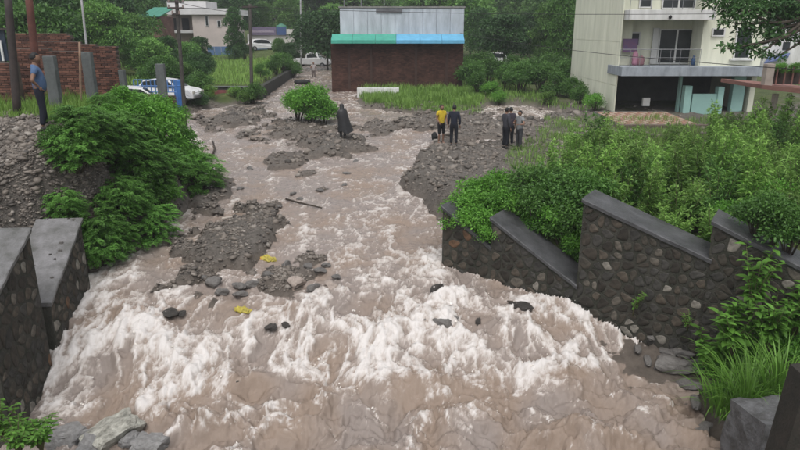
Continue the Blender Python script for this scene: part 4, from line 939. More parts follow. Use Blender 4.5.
def plant(pr, loc, s, rz, label, cat, group=None, leafm=None, sz=None, tilt=0):
    name, fm, lm, sm, stm, fol, trunk = pr
    root = empty(name, loc, rz, label=label, cat=cat, group=group); root.scale = (s, s, s * (sz or 1)); root.rotation_euler = (tilt, 0, rz)
    if not fm.materials: fm.materials.append(lm)
    if not sm.materials: sm.materials.append(stm)
    o = link(bpy.data.objects.new(fol, fm)); o.parent = root
    if leafm is not None:
        o.material_slots[0].link = 'OBJECT'; o.material_slots[0].material = leafm
    q = link(bpy.data.objects.new(trunk, sm)); q.parent = root
    return root
def mk_tree(seed, h, w, n, ln=.16, wd=.085, leaf='broad', nclump=13, low=.3, shape=1.0):
    rng = np.random.default_rng(seed); rr = random.Random(seed); cl = []
    for i in range(nclump):
        z = h * (low + (1 - low) * (i + .5) / nclump); ring = math.sin(math.pi * min(1, (.22 + .74 * (z / h - low) / (1 - low)))) ** shape
        a = i * 2.4 + rr.uniform(-.4, .4); r = w * .5 * ring * rr.uniform(.35, .72); q = w * rr.uniform(.17, .27)
        cl.append(((r * math.cos(a), r * math.sin(a), min(z, h - q * .7)), (q, q, q * rr.uniform(.65, .9))))
    return proto('tree', crown_leaves(rng, cl, n, ln, wd), limbs(rr, (0, 0, 0), cl, .03 * h * .6, (rr.uniform(-.2, .2), 0, h * .72)), LEAF[leaf])
def mk_bush(seed, w, h, n, ln, wd, leaf, nclump=9, name='bush'):
    rng = np.random.default_rng(seed); rr = random.Random(seed); cl = []
    for i in range(nclump):
        a = i * 2.4 + rr.uniform(-.3, .3); r = w * .5 * rr.uniform(.1, .72); z = h * rr.uniform(.3, .74) * (1 - .35 * (r / (w * .5)) ** 2); q = w * rr.uniform(.15, .25)
        cl.append(((r * math.cos(a), r * math.sin(a), z), (q, q, min(q, h * .26))))
    m = MB()
    for c, _ in cl: m.tube([(c[0]*.15, c[1]*.15, -.1), (c[0]*.5, c[1]*.5, c[2]*.6), c], [.03, .022, .008], 5)
    return proto(name, crown_leaves(rng, cl, n, ln, wd, (.25, 1.1)), m, LEAF[leaf], BARK, 'foliage', 'stems')
def mk_weed(seed, h, nst=5, spread=.35, ln=.15, wd=.045, leaf='weed', per=46):
    rng = np.random.default_rng(seed); rr = random.Random(seed); m = MB(); parts = []
    for s in range(nst):
        a = rr.uniform(0, 6.28); hh = h * rr.uniform(.6, 1.0); bx, by = math.cos(a)*.06, math.sin(a)*.06; tx, ty = math.cos(a) * spread * rr.uniform(.3, 1), math.sin(a) * spread * rr.uniform(.3, 1)
        pts = [Vector((bx + tx * t**1.4, by + ty * t**1.4, hh * t)) for t in (0, .25, .5, .75, 1)]; pts[0].z = -.08; m.tube(pts, [.012, .011, .009, .007, .004], 4)
        n = int(per * hh / h) ; t = rng.uniform(.12, 1, n) ** .75; P = np.stack([bx + tx * t**1.4, by + ty * t**1.4, hh * t], 1)
        # side twigs carry tufts of leaves
        az = rng.uniform(0, 6.28, n); out = np.stack([np.cos(az), np.sin(az), np.zeros(n)], 1); off = (1 - t) * .28 + .05
        for q in range(4):
            r_ = rng.uniform(.15, 1, n) * off; PP = P + out * r_[:, None] + np.stack([0*r_, 0*r_, r_ * .7], 1) + rng.normal(0, .015, (n, 3))
            D = out * .8 + rng.normal(0, .45, (n, 3)) + np.array([0, 0, .35]); N_ = rng.normal(0, .35, (n, 3)) + np.array([0, 0, 1]); sc = rng.uniform(.6, 1.25, n) * (1.15 - .45 * t)
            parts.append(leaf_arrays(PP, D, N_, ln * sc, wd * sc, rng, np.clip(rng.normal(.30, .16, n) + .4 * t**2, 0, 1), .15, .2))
    return proto('weed_shrub', merge(parts), m, LEAF[leaf], STEM, 'foliage', 'stems')
def mk_feather(seed, w, h, nfr, leaf='fine'):
    """a bush of feathery drooping fronds"""
    rng = np.random.default_rng(seed); rr = random.Random(seed); m = MB(); parts = []
    for f in range(nfr):
        a = rr.uniform(0, 6.28); r0 = w * .5 * rr.random() ** .6 * .8; zb = h * rr.uniform(.12, .92) * (1 - .5 * (r0 / (w * .5)) ** 2)
        b = Vector((r0 * math.cos(a), r0 * math.sin(a), zb)); aa = a + rr.uniform(-.9, .9); L_ = rr.uniform(.3, .6) * (.35 + w * .28)
        o = Vector((math.cos(aa), math.sin(aa), 0)); K = 26; t = np.linspace(.08, 1, K)
        ax = np.array(b)[None] + np.array(o)[None] * (L_ * t)[:, None]; ax[:, 2] += L_ * (.55 * t - .75 * t * t)
        side = np.array((-o.y, o.x, 0))
        for s in (-1, 1):
            D = side * s + np.array(o) * .45 + rng.normal(0, .12, (K, 3)); ln = .16 * L_ * np.sin(np.pi * (t * .85 + .12)) + .03
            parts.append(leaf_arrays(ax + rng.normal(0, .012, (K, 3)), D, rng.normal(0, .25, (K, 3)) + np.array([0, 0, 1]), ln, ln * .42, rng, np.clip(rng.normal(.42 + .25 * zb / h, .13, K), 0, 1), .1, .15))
        if f % 9 == 0: m.tube([(b.x * .2, b.y * .2, -.1), (b.x * .6, b.y * .6, b.z * .6), b], [.025, .018, .006], 4)
    return proto('feathery_bush', merge(parts), m, LEAF[leaf], BARK, 'foliage', 'stems')

# --- trees beyond the buildings
T = [mk_tree(1, 7.5, 6.5, 9000, .30, .17, 'far'), mk_tree(2, 9, 6, 9000, .30, .17, 'far', 15, .2), mk_tree(3, 6, 7, 9000, .28, .16, 'far', 12, .25), mk_tree(4, 10, 8, 10000, .34, .19, 'far', 16, .22), mk_tree(5, 7, 4.6, 8000, .26, .14, 'dark', 13, .12, 1.3)]
def tree(px, d, hpx_top, kind, label, group=None, leafm=None, fat=1.0, base=None):
    p = U(px, 60, d); z = gz(p.x, d) if base is None else base; H = (7.5, 9, 6, 10, 7)[kind]; top = U(px, hpx_top, d).z; s = max(.35, (top - z) / H)
    o = plant(T[kind], (p.x, d, z - .05), s, R.uniform(0, 6.28), label, 'tree', group, leafm); o.scale = (s * fat, s * fat, s); return o
D_, B_, Y_ = LEAF['dark'], LEAF['broad'], LEAF['weed']
G1 = 'trees on the rise behind the brick walls'; KN = ('spreading', 'tall', 'low rounded', 'big full crowned', 'narrow')
for i, (px, d, top, k_, lm, fat) in enumerate([(-10, 46, -18, 0, D_, 1.1), (14, 50, -22, 1, None, 1.1), (33, 44, 3, 2, B_, 1), (52, 47, -8, 0, D_, 1), (68, 55, -14, 3, None, 1), (92, 58, -10, 2, B_, 1.1), (108, 50, 2, 0, None, .9), (126, 60, -12, 1, D_, 1), (136, 56, 14, 2, None, .9), (20, 60, -25, 3, D_, 1.1), (85, 64, -25, 1, None, 1.2), (150, 76, -10, 3, B_, 1), (48, 52, 10, 4, None, 1.2)]):
    tree(px, d, top, k_, '%s %s tree on the grassy rise behind the brick walls' % (KN[k_], 'dark green' if lm is D_ else ('fresh green' if lm is B_ else 'mid green')), G1, lm, fat)
G2 = 'bushy trees between the pole and the pink house'
for (px, d, top, k_, lm, fat) in [(150, 50, 38, 2, None, 1), (168, 54, 36, 0, D_, .9), (186, 58, 42, 2, None, 1.1), (197, 50, 58, 2, D_, 1), (160, 44, 56, 2, B_, .9), (180, 46, 62, 2, None, 1), (137, 52, 40, 2, None, .8), (201, 66, 38, 0, D_, 1)]:
    tree(px, d, top, k_, '%s %s bushy tree on the slope below the pink house' % (KN[k_], 'dark green' if lm is D_ else ('fresh green' if lm is B_ else 'mid green')), G2, lm, fat)
tree(237, 72, 7, 4, 'dark narrow conifer like tree beside the pink house', None, None, .8)
tree(327, 74, 10, 2, 'dense dark tree overhanging the lane between pickup and workshop', None, D_, .95); tree(313, 84, 16, 0, 'dark green tree standing behind the white pickup', None, D_, 1)
tree(290, 70, 45, 2, 'dark leafy tree at the corner of the grass plot', None, D_, 1.0); tree(279, 74, 50, 2, 'low bushy tree in front of the blue shutter', None, None, .8)
G3 = 'tall trees far behind the workshop and shops'
for i in range(34):
    px = -40 + i * 26 + R.uniform(-8, 8); d = R.uniform(95, 150); tree(px, d, R.uniform(-45, -12), R.choice((0, 1, 3, 3)), 'tall hazy tree in the wooded backdrop behind the buildings', G3, R.choice((None, None, D_, B_)), R.uniform(.9, 1.2))
for i in range(26):
    px = -20 + i * 33 + R.uniform(-8, 8); d = R.uniform(160, 230); tree(px, d, R.uniform(-70, -30), R.choice((0, 1, 3)), 'tall hazy tree in the wooded backdrop behind the buildings', G3, None, 1.2)
for (px, d, top) in [(265, 100, 2), (245, 105, 6), (290, 105, -4), (335, 98, 4), (470, 88, -6), (540, 92, -8), (570, 84, -14)]: tree(px, d, top, R.choice((0, 1, 3)), 'mid green tree standing just behind the roofs', 'mid green trees behind the roofs', None, 1.05)
tree(503, 66, 14, 0, 'round dark tree with a bare slender trunk behind the workshop', None, D_, 1.15); tree(478, 80, 8, 3, 'broad tree close behind the workshop corner', None, D_, .9); tree(530, 76, 12, 1, 'dark tree leaning over the parked cars', None, D_, 1)
tree(562, 62, -10, 3, 'tall feathery tree touching the white apartment house', None, B_, .75); tree(545, 64, 4, 1, 'mid green tree beside the tall feathery tree', None, None, .8)
# hanging branches of a big tree outside on the right
def right_tree():
    rng = np.random.default_rng(77); rr = random.Random(77); d = 25.0; bx = 17.0; g = gz(bx, d); cl = []
    for px, py, rpx, dd in [(722, 4, 18, 25), (742, 12, 22, 24.5), (765, 10, 26, 25), (790, 14, 28, 25.5), (735, 24, 14, 24.2), (760, 34, 20, 24.5), (785, 40, 18, 25), (748, 50, 11, 24), (728, 49, 9, 23.6), (757, 56, 8, 24), (800, -10, 40, 26), (750, -20, 34, 26), (820, 20, 40, 26), (715, -12, 16, 25), (775, 58, 9, 24.4)]:
        p = U(px, py, dd); q = rpx / 640 * dd; cl.append(((p.x - bx, p.y - d, p.z - g), (q, q, q * .6)))
    top = U(840, -30, d)
    pr = proto('tree', crown_leaves(rng, cl, 9000, .19, .085, (.3, 1.1)), limbs(rr, (0, 0, 0), cl, .22, (top.x - bx, 0, top.z - g)), LEAF['dark'])
    plant(pr, (bx, d, g), 1, 0, 'dark leafy branches of a tree hanging before the white house', 'tree')
right_tree()

# --- bushes of the left bank
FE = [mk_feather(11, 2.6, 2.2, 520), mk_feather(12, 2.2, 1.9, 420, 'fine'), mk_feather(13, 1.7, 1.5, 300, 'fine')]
BU = [mk_bush(21, 1.8, 1.5, 3800, .10, .055, 'broad'), mk_bush(22, 1.4, 1.2, 2800, .085, .045, 'bright'), mk_bush(23, 2.2, 1.9, 5200, .10, .05, 'broad', 12), mk_bush(24, 1.6, 1.1, 3000, .12, .03, 'dark')]
def on_ground(px, py, d=None):
    x, y, z = ray(px, py); lo, hi = 6.0, 150.0
    for q in np.linspace(6, 150, 1200):
        if CAMZ + z / y * q < gz(x / y * q, q): return Vector((x / y * q, q, gz(x / y * q, q)))
    return U(px, py, 60)
def put(pr, x, d, s, label, cat, group, leafm=None, sz=None, sink=.08): return plant(pr, (x, d, gz(x, d) - sink), s, R.uniform(0, 6.28), label, cat, group, leafm, sz)
GL = 'bushes crowding the left bank'
for px, py, d, k_, s in [(98, 230, 16.4, 1, .75), (112, 225, 17.2, 0, .75), (138, 228, 18.0, 1, .85), (96, 170, 17.4, 2, .45), (112, 170, 18.6, 1, .4), (140, 175, 20.0, 0, .4), (196, 186, 21.6, 2, 1.1), (150, 245, 17.2, 2, .9), (84, 215, 15.9, 2, .8), (70, 205, 15.7, 2, .5), (62, 205, 15.2, 2, .55), (92, 220, 15.5, 2, .8), (78, 190, 16.6, 2, .4), (110, 240, 16.0, 2, .8), (100, 190, 16.9, 2, .7), (118, 190, 17.6, 2, .75), (134, 190, 18.5, 1, .65), (150, 200, 18.4, 2, .9), (90, 190, 16.4, 2, .6), (126, 215, 17.0, 2, .8), (168, 215, 19.4, 2, .9), (100, 255, 15.7, 2, .8), (125, 250, 16.6, 2, .85)]:
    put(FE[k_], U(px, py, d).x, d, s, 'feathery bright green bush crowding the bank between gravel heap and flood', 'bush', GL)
for px, d, k_, s, lm in [(108, 20.5, 1, 0.39, None), (118, 22.5, 1, 0.50, None), (140, 24, 0, 0.44, None), (160, 25.5, 1, 0.85, None), (178, 25, 0, 0.77, None), (128, 26, 1, 0.50, None), (150, 28, 0, 0.44, None), (190, 24.5, 1, 0.85, None), (96, 19.0, 1, 0.25, None), (104, 22.5, 1, 0.39, None), (170, 28.5, 1, 0.77, None), (120, 19.2, 0, 0.33, None), (132, 21.5, 1, 0.44, None), (150, 22.5, 0, 0.44, None)]:
    put(BU[k_], U(px, 140, d).x, d, s, 'leafy green bush on the terrace edge before the concrete posts', 'bush', 'leafy bushes on the terrace edge', lm)
for px, d, k_, s in [(122, 18.4, 1, .65), (150, 19.4, 1, 1.15), (180, 20.8, 1, 1.2), (104, 17.4, 1, .75), (165, 20.6, 0, 1.1), (198, 22.2, 1, 1.1), (136, 19.6, 0, .6), (172, 22.8, 2, 1.0), (188, 23.4, 1, 1.2), (158, 18.6, 1, .9)]:
    put(BU[k_], U(px, 200, d).x, d, s, 'bright broad leaved bush mixed among the feathery bushes of the bank', 'bush', 'broad leaved bushes among the feathery ones', LEAF['bright'], None, .0)
for px, d, k_, s in [(4, 13.2, 3, .6), (34, 14.3, 0, .45), (52, 14.8, 1, .45), (14, 14.2, 0, .5), (64, 15.2, 0, .5), (74, 15.4, 0, .5), (10, 13.6, 0, .5), (22, 13.9, 3, .45), (16, 13.5, 3, .5), (28, 13.7, 0, .4), (46, 14.9, 3, .45), (66, 15.7, 0, .5), (-12, 13.0, 0, .8), (36, 14.5, 3, .35)]:
    put(BU[k_], U(px, 190, d).x, d, s, 'small dark weed clump at the foot of the gravel heap', 'weeds', 'dark weeds at the foot of the gravel heap')
# --- middle bush and shrubs across the plain
for px, d, s, k_ in [(310, 35.5, 1.35, 0), (298, 36, 1.1, 2), (324, 35.2, 1.05, 0), (312, 37, 1.3, 2)]:
    put(BU[k_], U(px, 120, d).x, d, s, 'dense bright green bush on the gravel behind the cloaked person', 'bush', 'bright bushes behind the cloaked person', LEAF['bright'])
for px, d, s, k_, lm in [(478, 46, 1.2, 0, None), (470, 50, 1.4, 2, None), (492, 45, 1.0, 1, None), (505, 50, 1.3, 0, B_), (520, 48, 1.5, 2, None), (540, 48, 1.4, 2, None), (556, 46, 1.2, 0, None), (570, 45, 1.0, 0, None), (488, 54, 1.4, 2, None), (530, 54, 1.4, 2, None), (549, 42, .9, 1, Y_), (500, 43, .9, 1, None), (512, 58, 1.5, 0, None), (566, 50, 1.5, 2, None), (596, 39, 1.0, 1, None), (466, 57, 1.3, 2, None), (580, 42, .9, 0, None), (482, 60, 1.5, 2, B_), (546, 57, 1.5, 2, None)]:
    put(BU[k_], U(px, 100, d).x, d, s, ('broad', 'small bright', 'large dense', 'dark')[k_] + ' green shrub ' + ('beside the workshop wall' if px < 500 else ('beside the white house' if px > 552 else 'between workshop and white house')), 'bush', 'shrubs between workshop and white house', lm)
for px, d, s, k_ in [(176, 33.2, .75, 1), (152, 33, .8, 0), (140, 31.6, .5, 1), (166, 33, .7, 0), (245, 43.6, .9, 1), (254, 43.8, 1.0, 0), (236, 44.4, .8, 1), (249, 45.2, .9, 1), (262, 52, .8, 0), (200, 43, 1.2, 0), (208, 42.5, .9, 1), (284, 62, 1.2, 2), (277, 58, 1.1, 0), (292, 64, 1.3, 2), (270, 60, .9, 1)]:
    put(BU[k_], U(px, 95, d).x, d, s, 'tufted green bush growing along the dark plot wall', 'bush', 'bushes along the plot wall', Y_ if k_ == 1 else None)
for px, d, s, k_ in [(206, 56, 1.1, 0), (196, 47, 1.1, 2), (246, 72, 1.2, 2), (238, 70, 1.0, 0), (190, 44, .9, 0), (198, 41, .7, 0)]:
    put(BU[k_], U(px, 75, d).x, d, s, 'dark shrub growing about the grass plot', 'bush', 'dark shrubs about the grass plot', D_)
for px in (782, 796, 812): put(BU[1], U(px, 66, 30.3).x, 30.3, .55, 'tuft of leaves growing along the terracotta terrace parapet', 'plant', 'plants along the terrace parapet').location.z = U(790, 72, 30.3).z - .2
# --- weeds of the right bank
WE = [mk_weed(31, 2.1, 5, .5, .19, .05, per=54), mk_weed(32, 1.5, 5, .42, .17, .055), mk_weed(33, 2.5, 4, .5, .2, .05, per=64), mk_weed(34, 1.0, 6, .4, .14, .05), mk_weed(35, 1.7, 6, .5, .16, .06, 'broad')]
def right_weeds():
    rr = random.Random(5); n = 0; got = []; d0 = (RB - RA).xy.normalized(); nb = Vector((-d0.y, d0.x))
    tries = 0
    while n < 120 and tries < 6000:
        tries += 1; px = rr.uniform(455, 830); d = rr.uniform(13.2, 31)
        p = U(px, 180, d); v = Vector((p.x - RA.x, p.y - RA.y)); back = v.dot(nb); al = v.dot(d0)
        if back < 1.0: continue
        if px < 530 and d > 15.5 + (px - 440) * .075: continue      # keep the gravel bar open
        if px < 572 and d > 17.2: continue
        if px < 620 and d > 27: continue
        if 605 < px < 705 and d > 22: k_max = 1
        else: k_max = 0
        if 605 < px < 705 and d > 26: continue
        if any((p.x - q[0])**2 + (p.y - q[1])**2 < (.35 if d < 20 else .7) for q in got): continue
        got.append((p.x, p.y)); n += 1
        k_ = rr.choice((0, 1, 2, 3, 4, 1, 2, 0)) if back > 1.6 and not k_max else rr.choice((3, 1)); s = rr.uniform(.75, 1.12) * (.75 if back < 2 else 1)
        where = 'right behind the rubble wall tops' if back < 3 else ('in the thicket between rubble walls and white house' if px > 600 else 'beside the gravel where three people stand')
        kind_ = ('tall yellowish weed', 'bushy pale green weed', 'tallest thin stemmed weed', 'short spreading weed', 'broad dark green weed')[k_]
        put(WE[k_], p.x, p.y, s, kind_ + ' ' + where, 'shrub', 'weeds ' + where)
right_weeds()
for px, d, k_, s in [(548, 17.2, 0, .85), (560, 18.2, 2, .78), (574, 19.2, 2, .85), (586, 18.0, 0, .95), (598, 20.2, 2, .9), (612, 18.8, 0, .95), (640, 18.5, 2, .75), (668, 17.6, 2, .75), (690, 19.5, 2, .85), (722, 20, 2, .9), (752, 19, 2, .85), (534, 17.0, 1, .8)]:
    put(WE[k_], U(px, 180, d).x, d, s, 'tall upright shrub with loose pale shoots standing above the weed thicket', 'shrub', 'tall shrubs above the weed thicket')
# bush draping over the low wall, and one on the mossy wall's top
for px, py, d, s in [(462, 222, 15.7, .7), (478, 222, 15.5, .7), (470, 212, 16.2, .85), (492, 208, 16.0, .8), (455, 208, 16.6, .6), (485, 228, 15.2, .55), (510, 205, 16.2, .8), (475, 200, 17, .9), (500, 198, 17.2, 1.0)]:
    p = U(px, py, d); plant(BU[1], (p.x, d, max(gz(p.x, d) - .05, p.z - .45)), s, R.uniform(0, 6), 'bright green bush draping over the low wall end', 'bush', 'bushes draping over the low wall end', LEAF['bright'])
a, b = rl(*SEG[3][0]), rl(*SEG[3][1])
for t_, s, k_ in ((.42, .6, 2), (.58, .7, 0), (.75, .6, 2)):
    p = a.lerp(b, t_); plant(BU[k_], (p.x + .22, p.y + .34, p.z - .02), s, R.uniform(0, 6), 'leafy bush rooted on the mossy rubble wall top', 'bush', 'bushes on the mossy wall top')
for px, d, s in [(700, 15.0, .8), (730, 14.6, .9), (760, 14.2, 1.0), (790, 14.0, 1.0), (745, 16, 1.1), (775, 15.6, 1.2), (800, 15.5, 1.2)]:
    put(BU[R.choice((0, 1))], U(px, 200, d).x, d, s * .85, 'broad leafy bush behind the mossy rubble wall', 'bush', 'broad bushes behind the mossy wall')

# --- grass, one mass: tall yellow-green grass on the plain, the plot and the left terrace
def grass_mass():
    rng = np.random.default_rng(8); parts = []
    def patch(n, xf_, yf_, h, w, tone, ok=None):
        x = xf_(rng.uniform(0, 1, n)); y = yf_(rng.uniform(0, 1, n)); x = x if ok is None else x
        if ok is not None: m = ok(x, y); x, y = x[m], y[m]
        z = ground(x, y); n = len(x); clump = .6 + .8 * sst(-.3, .4, fbm(x * .7, y * .7, 3, 12)); a = rng.uniform(0, 6.28, n); D = np.stack([np.cos(a) * .35, np.sin(a) * .35, np.ones(n)], 1)
        parts.append(leaf_arrays(np.stack([x, y, z - .03], 1), D, np.stack([np.cos(a), np.sin(a), 0 * a], 1), h * rng.uniform(.5, 1.2, n) * clump, np.full(n, w) * rng.uniform(.7, 1.3, n), rng, np.clip(rng.normal(tone, .2, n), 0, 1), .05, .12))
    dry = lambda x, y: (ground(x, y) - W(y) > .12)
    patch(30000, lambda u: U(338, 110, 42).x + u * 12.5, lambda u: 36.8 + u * 13, .6, .035, .55, lambda x, y: dry(x, y) & (fbm(x * .5, y * .5, 3, 66) > -.12) & (x / y > -.092) & (x / y < .13) & (y > 38.3 + .8 * np.sin(x * 1.3)))
    patch(14000, lambda u: -22 + u * 15, lambda u: 46.3 + u * 24, .5, .05, .75, lambda x, y: in_plot(x, y) > .7)
    patch(12000, lambda u: -16 + u * 7, lambda u: 16.6 + u * 5.5, .5, .016, .6, lambda x, y: (x < -9.0) & (x / y < -.47) & (y > 17.3 + .6 * np.sin(x * 3)))
    patch(26000, lambda u: 4 + u * 16, lambda u: 15.5 + u * 20, .4, .02, .5, lambda x, y: (x - Rx(y) > 3 + (y - 16) * .16) & dry(x, y) & ((x - RA.x) * .54 + (y - RA.y) * .84 > 1.2))
    patch(26000, lambda u: -40 + u * 34, lambda u: 30 + u * 45, .55, .05, .5, lambda x, y: (x < Lx(y) - 2.5) & (x / y < -.22) & (in_plot(x, y) < .05) & (x / y > -.75))
    patch(26000, lambda u: 2 + u * 26, lambda u: 39 + u * 40, .5, .05, .45, lambda x, y: dry(x, y) & (x / y > .07) & (x / y < .33) & ~((x > 10) & (y > 41)))
    v, f, t = merge(parts); tag(add('grass', npmesh('grass', v, f, False, t), LEAF['yellow']), 'long yellow green grass over the plain, the plot and the banks', None, None, 'stuff')
grass_mass()
# green filling the notch behind the short sloping wall
a, b = rl(*SEG[1][0]), rl(*SEG[2][0]); dd_ = (b - a).xy.normalized(); nb_ = Vector((-dd_.y, dd_.x))
for t_, bk, s, k_ in ((.2, 1.12, .4, 1), (.38, 1.15, .45, 0), (.5, 1.2, .5, 1), (.62, 1.2, .5, 0), (.75, 1.2, .5, 1), (.86, 1.22, .52, 0), (.95, 1.2, .5, 1), (.7, 1.5, .6, 0), (.88, 1.55, .6, 1), (.5, 1.5, .6, 1), (.05, 1.25, .75, 1), (.25, 1.2, .7, 0), (.45, 1.15, .75, 1), (.62, 1.2, .8, 0), (.8, 1.15, .7, 1), (.15, 1.9, .9, 2), (.4, 1.9, .9, 0), (.65, 1.9, .9, 2), (.9, 1.8, .8, 0)):
    p = a.lerp(b, t_); x, y = p.x + nb_.x * bk, p.y + nb_.y * bk
    plant(BU[k_], (x, y, gz(x, y) - .06), s, R.uniform(0, 6), 'leafy green bush filling the notch behind the short sloping wall', 'bush', 'bushes in the notch behind the short wall', LEAF['bright'] if k_ == 1 else LEAF['broad'])

# --- foreground plants, leaf by leaf
def leaf_mesh(L_, w, seg=5, bend=.35, fold=.2):
    v = []; f = []
    for i in range(seg + 1):
        t = i / seg; ww = w * math.sin(math.pi * min(1, t * .93 + .07)) ** .8 * .5; z = L_ * (.25 * t - bend * t * t); v += [(-ww, L_ * t, z + ww * fold), (0, L_ * t, z), (ww, L_ * t, z + ww * fold)]
    for i in range(seg):
        for j in (0, 1): f.append((i*3+j, i*3+j+1, i*3+j+4, i*3+j+3))
    me = bpy.data.meshes.new('leaf'); me.from_pydata(v, [], f); me.update(); a = me.attributes.new('tone', 'FLOAT', 'FACE'); a.data.foreach_set('value', [.55] * len(f)); me.polygons.foreach_set('use_smooth', [True] * len(f)); return me
def blade_mesh(L_, w, arch, seg=8):
    v = []; f = []
    for i in range(seg + 1):
        t = i / seg; ww = w * .5 * (1 - t ** 2.5) * (.75 + .25 * math.sin(3 * t)); y = arch * L_ * t * t; z = L_ * (t - arch * .55 * t ** 3); v += [(-ww, y, z + ww * .3), (0, y, z), (ww, y, z + ww * .3)]
    for i in range(seg):
        for j in (0, 1): f.append((i*3+j, i*3+j+1, i*3+j+4, i*3+j+3))
    me = bpy.data.meshes.new('blade'); me.from_pydata(v, [], f); me.update(); a = me.attributes.new('tone', 'FLOAT', 'FACE'); a.data.foreach_set('value', list(np.linspace(.35, .75, len(f)))); me.polygons.foreach_set('use_smooth', [True] * len(f)); return me
LBR = leafmat('leaf_foreground', (.04, .12, .018), (.15, .31, .05), .33, .35); GBL = leafmat('grass_foreground', (.06, .14, .02), (.17, .34, .055), .35, .3)
def leafy_plant(loc, h, nst, lens, label, seed, spread=.4, nper=14, mat=LBR, group=None):
    rr = random.Random(seed); root = empty('leafy_shrub', loc, 0, label=label, cat='shrub', group=group); meshes = [leaf_mesh(l, l * rr.uniform(.34, .46)) for l in lens]
    for m_ in meshes: m_.materials.append(mat)
    st = MB()
    for s in range(nst):
        a = rr.uniform(0, 6.28); tx, ty = math.cos(a) * spread * rr.uniform(.3, 1), math.sin(a) * spread * rr.uniform(.3, 1); hh = h * rr.uniform(.55, 1)
        P_ = lambda t: Vector((tx * t ** 1.3, ty * t ** 1.3, hh * t)); st.tube([P_(0) - Vector((0, 0, .1)), P_(.33), P_(.66), P_(1)], [.014, .012, .009, .004], 5)
        for i in range(nper):
            t = .25 + .75 * (i + .5) / nper; az = i * 2.4 + rr.uniform(-.3, .3); o = link(bpy.data.objects.new('leaf', rr.choice(meshes))); o.parent = root; o.location = P_(t)
            o.rotation_euler = (rr.uniform(-.1, .5) - .5 * (1 - t), rr.uniform(-.25, .25), az); k_ = rr.uniform(.65, 1.1) * (1.15 - .35 * t); o.scale = (k_, k_, k_)
    st.build('stem', STEM, root, smooth=True); return root
def bank(px, py, d=None):
    p = on_ground(px, py); return p
def grass_clump(loc, n, L_, label, seed, arch=(.15, .9), spread=.22):
    rr = random.Random(seed); root = empty('grass_clump', loc, 0, label=label, cat='grass clump'); ms = [blade_mesh(L_ * k, .028 * (.8 + .4 * rr.random()), a) for k, a in ((1, .2), (.9, .4), (1.05, .65), (.75, .9), (.85, .3), (1.1, .5))]
    for m_ in ms: m_.materials.append(GBL)
    for i in range(n):
        o = link(bpy.data.objects.new('blade', rr.choice(ms))); o.parent = root; r = spread * rr.random() ** .5; a = rr.uniform(0, 6.28); o.location = (r * math.cos(a), r * math.sin(a), -.03); o.rotation_euler = (-rr.uniform(0, .35) * r / spread, rr.uniform(-.1, .1), a - math.pi / 2 + rr.uniform(-.6, .6)); k_ = rr.uniform(.55, 1.1); o.scale = (1, k_, k_)
    return root
for i, (px, py, d, h, nst, lab) in enumerate([(752, 300, 11.4, 1.5, 13, 'tall leafy shrub with long pointed leaves before the mossy wall'), (735, 335, 11.1, 1.05, 15, 'low bright leafy shrub just behind the long grass clump'), (772, 330, 10.9, 1.1, 15, 'bright leafy shrub between the grass clump and the mossy wall'), (797, 318, 11.0, 1.2, 13, 'leafy shrub nearest the wall corner above the concrete lump'), (706, 345, 11.6, .6, 8, 'small leafy shrub at the water edge under the wall')]):
    p = U(px, py, d); g = gz(p.x, d); leafy_plant((p.x, d, max(g, p.z - .35)), h, nst, (.24, .2, .29), lab, 100 + i, .55, 18)
for i, (px, py, d, n, L_, lab) in enumerate([(748, 402, 10.2, 150, 1.45, 'biggest clump of long bright grass blades leaning over the water'), (722, 405, 10.3, 90, 1.1, 'clump of arching grass blades dipping toward the stream'), (778, 385, 10.2, 100, 1.35, 'upright grass clump beside the leafy shrubs')]):
    p = U(px, py, d); grass_clump((p.x, d, max(gz(p.x, d), p.z - .1) - .02), n, L_, lab, 200 + i, spread=.3)
for i, (px, py, d, h, lab) in enumerate([(18, 446, 8.6, .62, 'low bright leafy weed in the corner under the left wall'), (40, 440, 8.7, .45, 'small leafy weed beside the concrete lumps'), (2, 430, 8.9, .7, 'leafy weed against the foot of the left wall'), (30, 425, 9.1, .35, 'small weed between the left wall and the foam')]):
    p = U(px, py, d); leafy_plant((p.x, d, p.z - .12), h, 15, (.13, .1, .15), lab, 300 + i, .42, 16, LBR)
for px, d, s in ((722, 11.7, .55), (748, 11.5, .7), (775, 11.3, .7), (795, 11.2, .75), (735, 11.0, .5), (764, 10.8, .55)):
    put(BU[1], U(px, 320, d).x, d, s, 'bright low bush packed under the leafy shrubs before the mossy wall', 'bush', 'bright bushes before the mossy wall', LEAF['bright'])
for i, (px, py) in enumerate([(640, 296), (636, 303), (690, 318)]):
    p = rl(px, py); leafy_plant((p.x - .12, p.y - .2, p.z - .12), .35, 6, (.1, .08), 'sparse weed sprouting from the foot of the taller rubble wall', 330 + i, .2, 9, LBR, 'weeds sprouting at the wall foot')

